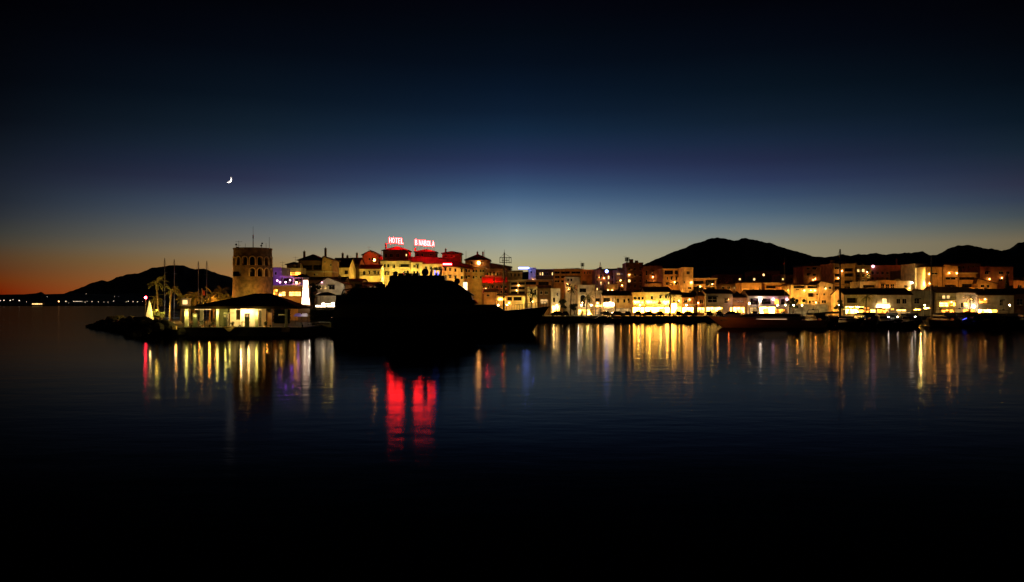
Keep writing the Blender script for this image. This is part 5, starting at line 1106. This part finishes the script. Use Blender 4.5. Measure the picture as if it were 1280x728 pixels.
def parasol(label, px, D, h, r, c='canvw', grp='parasols on the harbour terraces'):
    t_ = thing('parasol', label, 'parasol', (X(px,D),D,BASE),0,grp)
    m = MB(); m.tube((0,0,0),(0,0,h),.035); m.lathe((0,0,0),[(.3,.002),(.3,.08),(.05,.1)],10); m.build('pole', M['wood'], t_)
    m = MB(); m.lathe((0,0,0),[(r,h-.75),(r*.5,h-.3),(.05,h)],8); m.build('canopy', M[c], t_)
parasol('open white parasol above the bar counter, lit from below', 400.4, 176, Z(364.6,176)-BASE, 1.1)
parasol('closed looking dark parasol peak over the violet terrace bar', 377, 184, Z(342.4,184)-BASE, 2.0, 'canvd')
for i, (px, c, lb) in enumerate(((372.6,'purplewall','small violet glowing stall canopy between the pavilion and the light column'),(381,'canvw','white lit stall canopy at the foot of the light column'))):
    t_ = thing('market_stall', lb, 'stall', (X(px,150),150,BASE)); 
    m = MB(); [m.tube((a,0,.003),(a,0,1.55),.03) for a in (-.5,.5)]; m.box(-.5,-.1,.6,.5,.3,.7); m.build('frame', M['iron'], t_)
    m = MB(); m.loft([[(-.65,-.6,1.4),(.65,-.6,1.4),(.65,.7,1.5),(-.65,.7,1.5)],[(-.4,-.1,1.95),(.4,-.1,1.95),(.4,.2,1.95),(-.4,.2,1.95)]]); m.build('canopy', M[c], t_)
    light(px, 389, 148.4, 'P' if i == 0 else 'WW', .8 if i == 0 else 1.6, 1.2, t_)
t_ = thing('signboard', 'tall narrow glowing yellow white signboard right of the yacht superstructure', 'sign', (X(581.5,230),230,BASE))
m = MB(); m.box(-.55,-.1,Z(365,230)-BASE,.55,.1,Z(353,230)-BASE); m.build('panel', glow('sign_panel', (1,.72,.36), 3.2,.2,1), t_)
m = MB(); m.box(-.7,.11,0,-.56,.3,Z(352.4,230)-BASE); m.box(.56,.11,0,.7,.3,Z(352.4,230)-BASE); m.box(-.7,-.12,Z(352.9,230)-BASE,.7,.3,Z(352.3,230)-BASE); m.build('frame', M['iron'], t_)
light(581.5, 360, 228.4, 'W', .7, 1.5, t_)
# tall mast with crossed yards
t_ = thing('signal_mast', 'tall dark signal mast with crossed yards standing against the pale sky', 'mast', (X(632,236),236,BASE))
zs = lambda py: Z(py,236)-BASE; sx = lambda px: (px-632)*236/F
m = MB(); m.tube((sx(629.6),0,0),(sx(630.4),0,zs(316)),.3,.16,8); m.tube((sx(630.4),0,zs(316)),(sx(630.4),0,zs(312)),.07,.03,6); m.build('pole', M['iron'], t_)
for py, a, c in ((322.4,624.6,639),(328.2,624.6,639.4),(325.6,627,636)):
    m = MB(); m.tube((sx(a),0,zs(py)),(sx(c),0,zs(py)),.09,.09,6); m.build('yard', M['iron'], t_)
m = MB()
for px in (624.8,628,633.4,636.4,639): m.tube((sx(px),0,zs(321.6)),(sx(px),0,zs(329.6)),.06,n=5)
for sg in (-1,1): m.tube((sx(630.4),0,zs(317)),(sx(632+sg*7),0,zs(322.4)),.035,n=4); m.tube((sx(630.4),0,zs(328)),(sx(632+sg*9),2*sg,zs(383)),.03,n=4)
m.build('rigging', M['iron'], t_)
light(630, 345, 234, 'O', .9, 1.8, t_); light(631, 374, 234, 'O', .5, 2.4, t_)

# ---------------------------------------------------------------- lit roof signs
def roof_sign(label, words, pa, Da, pb, Db, h, cat, mats=('neon','neonhalo')):
    a = P(pa[0], pa[1], Da); c = P(pb[0], pb[1], Db); d = c - a; L_ = math.hypot(d.x, d.y); ang = math.atan2(d.y, d.x)
    t_ = thing('roof_sign', label, cat, tuple(a), ang)
    adv = []; x = 0
    for ch in words:
        w = .45 if ch == ' ' else 1.0; adv.append((ch, x, w)); x += w
    s_ = L_/x
    for ch, x, w in adv:
        if ch == ' ': continue
        for off, mt, y in ((-.028, mats[0], 0), (.03, mats[1], .06)):  # the larger rear copy stands in for the red halo in the air
            cu = bpy.data.curves.new('letter', 'FONT'); cu.body = ch; cu.size = 1; cu.extrude = .04; cu.offset = off; cu.align_x = 'CENTER'
            o = bpy.data.objects.new('letter', cu); COL.objects.link(o)
            dg = bpy.context.evaluated_depsgraph_get(); me = bpy.data.meshes.new_from_object(o.evaluated_get(dg)); bpy.data.objects.remove(o)
            xs = [v.co.x for v in me.vertices]; ys = [v.co.y for v in me.vertices]
            sxx = s_*.76*(1+off*1.5)/(max(xs)-min(xs)); szz = h*(1+off*2)/(max(ys)-min(ys)); cx = (max(xs)+min(xs))/2; cy = (max(ys)+min(ys))/2
            for v in me.vertices:
                X_, Y_, Z_ = v.co; v.co = ((X_-cx)*sxx + s_*(x+.5), -Z_ + y, (Y_-cy)*szz + h/2)
            me.materials.clear(); me.materials.append(M[mt]); me.name = 'letter'
            if off < 0: lo = bpy.data.objects.new('letter', me); COL.objects.link(lo); lo.parent = t_
            else: ho = bpy.data.objects.new('halo_outline', me); COL.objects.link(ho); ho.parent = lo
    m = MB(); m.box(0,.2,-.2,L_,.26,-.12); m.box(0,.2,h*.5,L_,.26,h*.5+.06)
    n = int(L_/1.6)+1
    for i in range(n+1): m.tube((L_*i/n,.24,-2.2),(L_*i/n,.24,h*.9),.04,n=5); m.tube((L_*i/n,.24,h*.4),(L_*i/n,1.4,-2.2),.03,n=4)
    m.build('support_frame', M['iron'], t_)
    return t_
s1 = roof_sign('red and white neon roof sign reading HOTEL', 'HOTEL', (486.2,303.6), 293.6, (504.6,305), 298.5, 1.75, 'neon sign')
s2 = roof_sign('longer neon roof sign, its first letter set apart from the other six', 'B NABOLA', (518.6,306.4), 291.5, (543.2,309.4), 299, 1.75, 'neon sign')
light(494, 306.5, 293, 'R', .5, 2, s1)
light(534, 311, 286, 'R', 1.0, 3.4, s2); light(535, 323, 283, 'R', .55, 5, s2); light(560, 328, 281.8, 'R', .5, 3.6, s2)
t_ = thing('wall_sign', 'short glowing red strip sign on the orange hotel wing', 'neon sign', tuple(P(553.4,331.8,279.6)))
m = MB(); m.box(0,-.12,0,3.0,.0,.62); m.box(.2,-.16,.62,2.8,-.02,.7); m.build('casing', M['neonhalo2'], t_)
m = MB()
for i in range(7): m.box(.12+i*.4,-.17,.12,.42+i*.4,-.123,.5)
m.build('lit_lettering', M['neon'], t_)
m = MB(); m.box(.2,.01,.2,.5,2.4,.3); m.box(2.5,.01,.2,2.8,2.4,.3); m.build('bracket', M['iron'], t_)
light(560, 329, 278.6, 'R', 1.5, 2.6, t_)
t_ = thing('roof_light_strip', 'long blue white strip sign on the roof left of the blue cube building', 'lit sign', tuple(P(648.2,336.2,338)))
m = MB(); m.box(0,-.1,0,13*338/F,.1,.55); m.build('panel', M['bluew'], t_); m = MB(); [m.box(a,-.05,-8,a+.12,.08,-.003) for a in (.3,3.6)]; m.build('support', M['iron'], t_)
t_ = thing('roof_lamp', 'single blue white lamp above the brown apartment house', 'lamp', tuple(P(758.4,341,322)))
m = MB(); m.ball((0,0,.5),.55,12); m.build('globe', M['bluew'], t_); m = MB(); m.tube((0,0,-3),(0,0,.1),.08); m.build('pole', M['iron'], t_)
for i, (px, y0, y1) in enumerate(((727.2,328.6,337),(728.9,328.6,337),(783,321.6,331),(785,321.6,330))):
    t_ = thing('cell_mast', ['left pole of the thin mast pair beside the orange office block','right pole of the thin mast pair beside the orange office block','left aerial pole on top of the dark block','right aerial pole on top of the dark block'][i], 'antenna mast', tuple(P(px,y1,400 if i < 2 else 318)))
    D_ = 400 if i < 2 else 318; h = (y1-y0)*D_/F
    m = MB(); m.tube((0,0,-1),(0,0,h),.16,.12,6); m.build('pole', M['iron'], t_)
    m = MB(); [m.box(a-.13,-.2,h*.45,a+.13,.1,h*.95) for a in (-.35,.35)]; m.build('antenna_panel', M['iron'], t_)

# ---------------------------------------------------------------- street furniture and cars
def street_lamp():
    t_ = thing('street_lamp', 'x', 'street lamp', (0,0,BASE), 0, 'street lamps along the quay')
    m = MB(); m.tube((0,0,0),(0,0,2.9),.06,.045,8); m.lathe((0,0,0),[(.2,.003),(.18,.25),(.08,.4)],10); m.box(-.2,-.03,2.78,.2,.03,2.84); m.build('pole', M['iron'], t_)
    m = MB(); m.ball((0,0,3.08),.17,12); gl_ = m.build('globe', M['lamp'], t_); m = MB(); m.lathe((0,0,0),[(.19,3.22),(.08,3.32),(.01,3.36)],10); m.build('cap', M['iron'], t_)
    return t_
lp = street_lamp(); first = True
for px, D, c, lev, lb in ((696,250,'O',.9,'street lamp before the bright cream corner house'),(727,249,'WW',.9,'street lamp left of the arched doorway'),(739,248,'W',.8,'street lamp right of the arched doorway palm'),(800,247,'O',.5,'street lamp before the three windowed ochre shop house'),(858,247,'O',.5,'street lamp before the low rose shop house'),(936.5,247,'WW',2.2,'dazzling white street lamp left of the dark tiled gallery house'),(972,249,'WW',.8,'leftmost street lamp over the blue canopies'),(981.6,249,'WW',.8,'second street lamp over the blue canopies'),(992,249,'WW',.7,'third street lamp over the blue canopies'),(1002.6,249,'WW',.6,'rightmost street lamp over the blue canopies'),(1049,247,'W',1.0,'street lamp beside the yellow lit tree'),(1156,248,'W',.8,'street lamp at the foot of the floodlit wall'),(1216.6,247,'WW',1.5,'bright street lamp right of the lit palm near the right edge'),(623,250,'O',1.0,'street lamp near the small orange house beside the yacht'),(634,250,'O',.9,'street lamp at the foot of the signal mast'),(1262,249,'O',.25,'street lamp before the dark end house')):
    o = lp if first else copy_tree(lp); first = False
    o.location = (X(px,D), D, BASE); o['label'] = lb
    if px == 936.5: o.scale = (1.25,1.25,1.15)
    light(px, Z(0,1)*0 + HY-(BASE+3.0-CH)*F/(D-.6), D-.6, c, lev, 1.6, None)

def car():
    t_ = thing('parked_car', 'x', 'car', (0,0,BASE), 0, 'cars parked along the quay edge')
    prof = [(-2.05,.32),(-2.1,.62),(-2.0,.86),(-1.2,.93),(-.75,.95),(1.1,.95),(1.75,.88),(2.1,.78),(2.12,.4),(2.0,.28)]
    m = MB(); m.loft([[(x*.97,-.84,z) for x,z in prof],[(x,-.78 if z > .8 else -.87,z+(0 if z<.8 else .01)) for x,z in prof],[(x,.78 if z > .8 else .87,z+(0 if z<.8 else .01)) for x,z in prof],[(x*.97,.84,z) for x,z in prof]]); m.build('body', M['car1'], t_)
    g = [(-1.5,.94),(-.95,1.38),(.45,1.42),(1.15,.94)]
    m = MB(); m.loft([[(x,s_*(.74 if z < 1 else .58),z) for x,z in g] for s_ in (-1,1)]); cb = m.build('cabin_glass', M['pane'], t_)
    m = MB(); m.box(-.95,-.58,1.385,.45,.58,1.45); m.build('roof', M['car1'], t_)
    for x in (-1.3,1.35):
        for s_ in (-1,1):
            m = MB(); m.lathe((x,s_*.8,.32),[(.01,-.1),(.32,-.1),(.32,.1),(.01,.1)],14,axis='y'); w = m.build('wheel', M['rub'], t_)
            m = MB(); m.lathe((x,s_*.905,.32),[(.01,-.02),(.19,-.012),(.19,.012),(.01,.02)],10,axis='y'); m.build('rim', M['car2'], w)
    for s_ in (-1,1):
        m = MB(); m.box(2.09,s_*.7-.14,.58,2.14,s_*.7+.14,.72); m.build('headlight', M['lens'], t_)
        m = MB(); m.box(-2.12,s_*.7-.12,.62,-2.08,s_*.7+.12,.76); m.build('taillight', M['lensr'], t_)
    return t_
c0 = car(); first = True
cars = [(697,0,'below the bright cream corner house'),(706,0,'left of the dark tree by the arched house'),(757,1,'under the bright shop sign strip'),(772,0,'before the plain cream shop house'),(784,0,'left of the glowing arcade'),(797,0,'before the left third of the glowing arcade'),(811,1,'before the middle of the glowing arcade'),(824,0,'before the white poster lit part of the arcade'),(847,0,'beside the slim dark palm'),(861,1,'left of the tall dark palm'),(885,0,'before the left white shop'),(898,0,'before the purple lit shop door'),(915,0,'before the right white shop'),(943,0,'left of the dark tiled gallery house shops'),(648,0,'right of the signal mast, beyond the yacht bow'),(660,1,'beyond the yacht bow'),(676,0,'before the brown house')]
for i, (px, v, lb) in enumerate(cars):
    o = c0 if first else copy_tree(c0); first = False
    D = 243.5; o.location = (X(px,D), D, BASE); o.rotation_euler = (0,0,R(90 + ((i*37) % 13 - 6)) if i % 3 else R(4)); o['label'] = 'dark parked car silhouetted ' + lb
# awning run of the arcade is part of the houses; dining clutter in front of the overexposed restaurant
for i, (px, D, lb) in enumerate(((1060,246,'leftmost white parasol before the overexposed restaurant'),(1068,245.4,'second white parasol before the overexposed restaurant'),(1076,246,'third white parasol before the overexposed restaurant'),(1100,246,'white parasol under the white strip light'),(1127,246,'white parasol below the two dark windows'),(1147,246,'white parasol at the foot of the dim house'))):
    parasol(lb, px, D, 2.7, 1.5)
for px, lv in ((1062,1.5),(1073,1.5),(1100,.8),(1127,.7),(1147,.6)): light(px, 388, 244.6, 'WW', lv, 1.5)
# far coast: lamps strung along the shore
base = thing('coast_lamp', 'x', 'street lamp', (0,0,1.2), 0, 'lamps strung along the far shore')
m = MB(); m.tube((0,0,0),(0,0,8),.25,.15,6); m.build('pole', M['iron'], base)
m = MB(); m.ball((0,0,8),.62,8); m.build('globe', M['coast'], base)
first = True
LAB = 'small pale lamp on the far shore below the left mountain'
far = [(.5,376,1),(5,375.6,1.2),(12.7,375.8,1.2),(16.3,374.8,.8),(24,375.9,1.4),(33,377.6,.5),(59,371,.4),(82.3,376.8,1.1),(86,379.2,.4)]+[(92+i*1.7,377,.7) for i in range(7)]+[(106.5,378,.7),(109,377,.4),(115,377.2,.8),(123,377.6,.7),(130,377.8,.6),(135,378,.5),(142,376.6,.7),(158,377.6,.5),(160.4,376.8,.8),(166.4,377.4,.8),(172,377.6,.8),(178,377,.5),(108,367.6,.35),(143,370.8,.35),(148,371,.3)]
for px, py, s_ in far:
    o = base if first else copy_tree(base); first = False
    D = 1520 if py > 374 else 1700
    o.location = (X(px,D), D, Z(py,D)-8*max(.55,s_*.9)); o.scale = (s_*.9,)*2 + (max(.55,s_*.9),); o['label'] = LAB
o = copy_tree(base); o.location = (X(73.5,1515), 1515, Z(377,1515)-12); o.scale = (1.8,1.8,1.5); o['label'] = 'large orange lamp, the brightest on the far shore'; del o['group']
for ch in [k for k in COL.objects if k.parent == o]:
    if ch.name.startswith('globe'): ch.data = ch.data.copy(); ch.data.materials[0] = M['coasto']
t_ = thing('pier_building', 'long low pale lit building on the far shore at the left', 'building', (X(40,1520),1520,1.2))
m = MB(); m.box(0,0,0,18,8,4); m.build('wall', M['cream'], t_); m = MB(); m.box(.3,-.1,1.2,17.6,-.01,3); m.build('window', M['litwin'], t_); m = MB(); m.box(-.5,-.5,4.01,18.5,8.5,4.4); m.build('roof', M['roof'], t_)
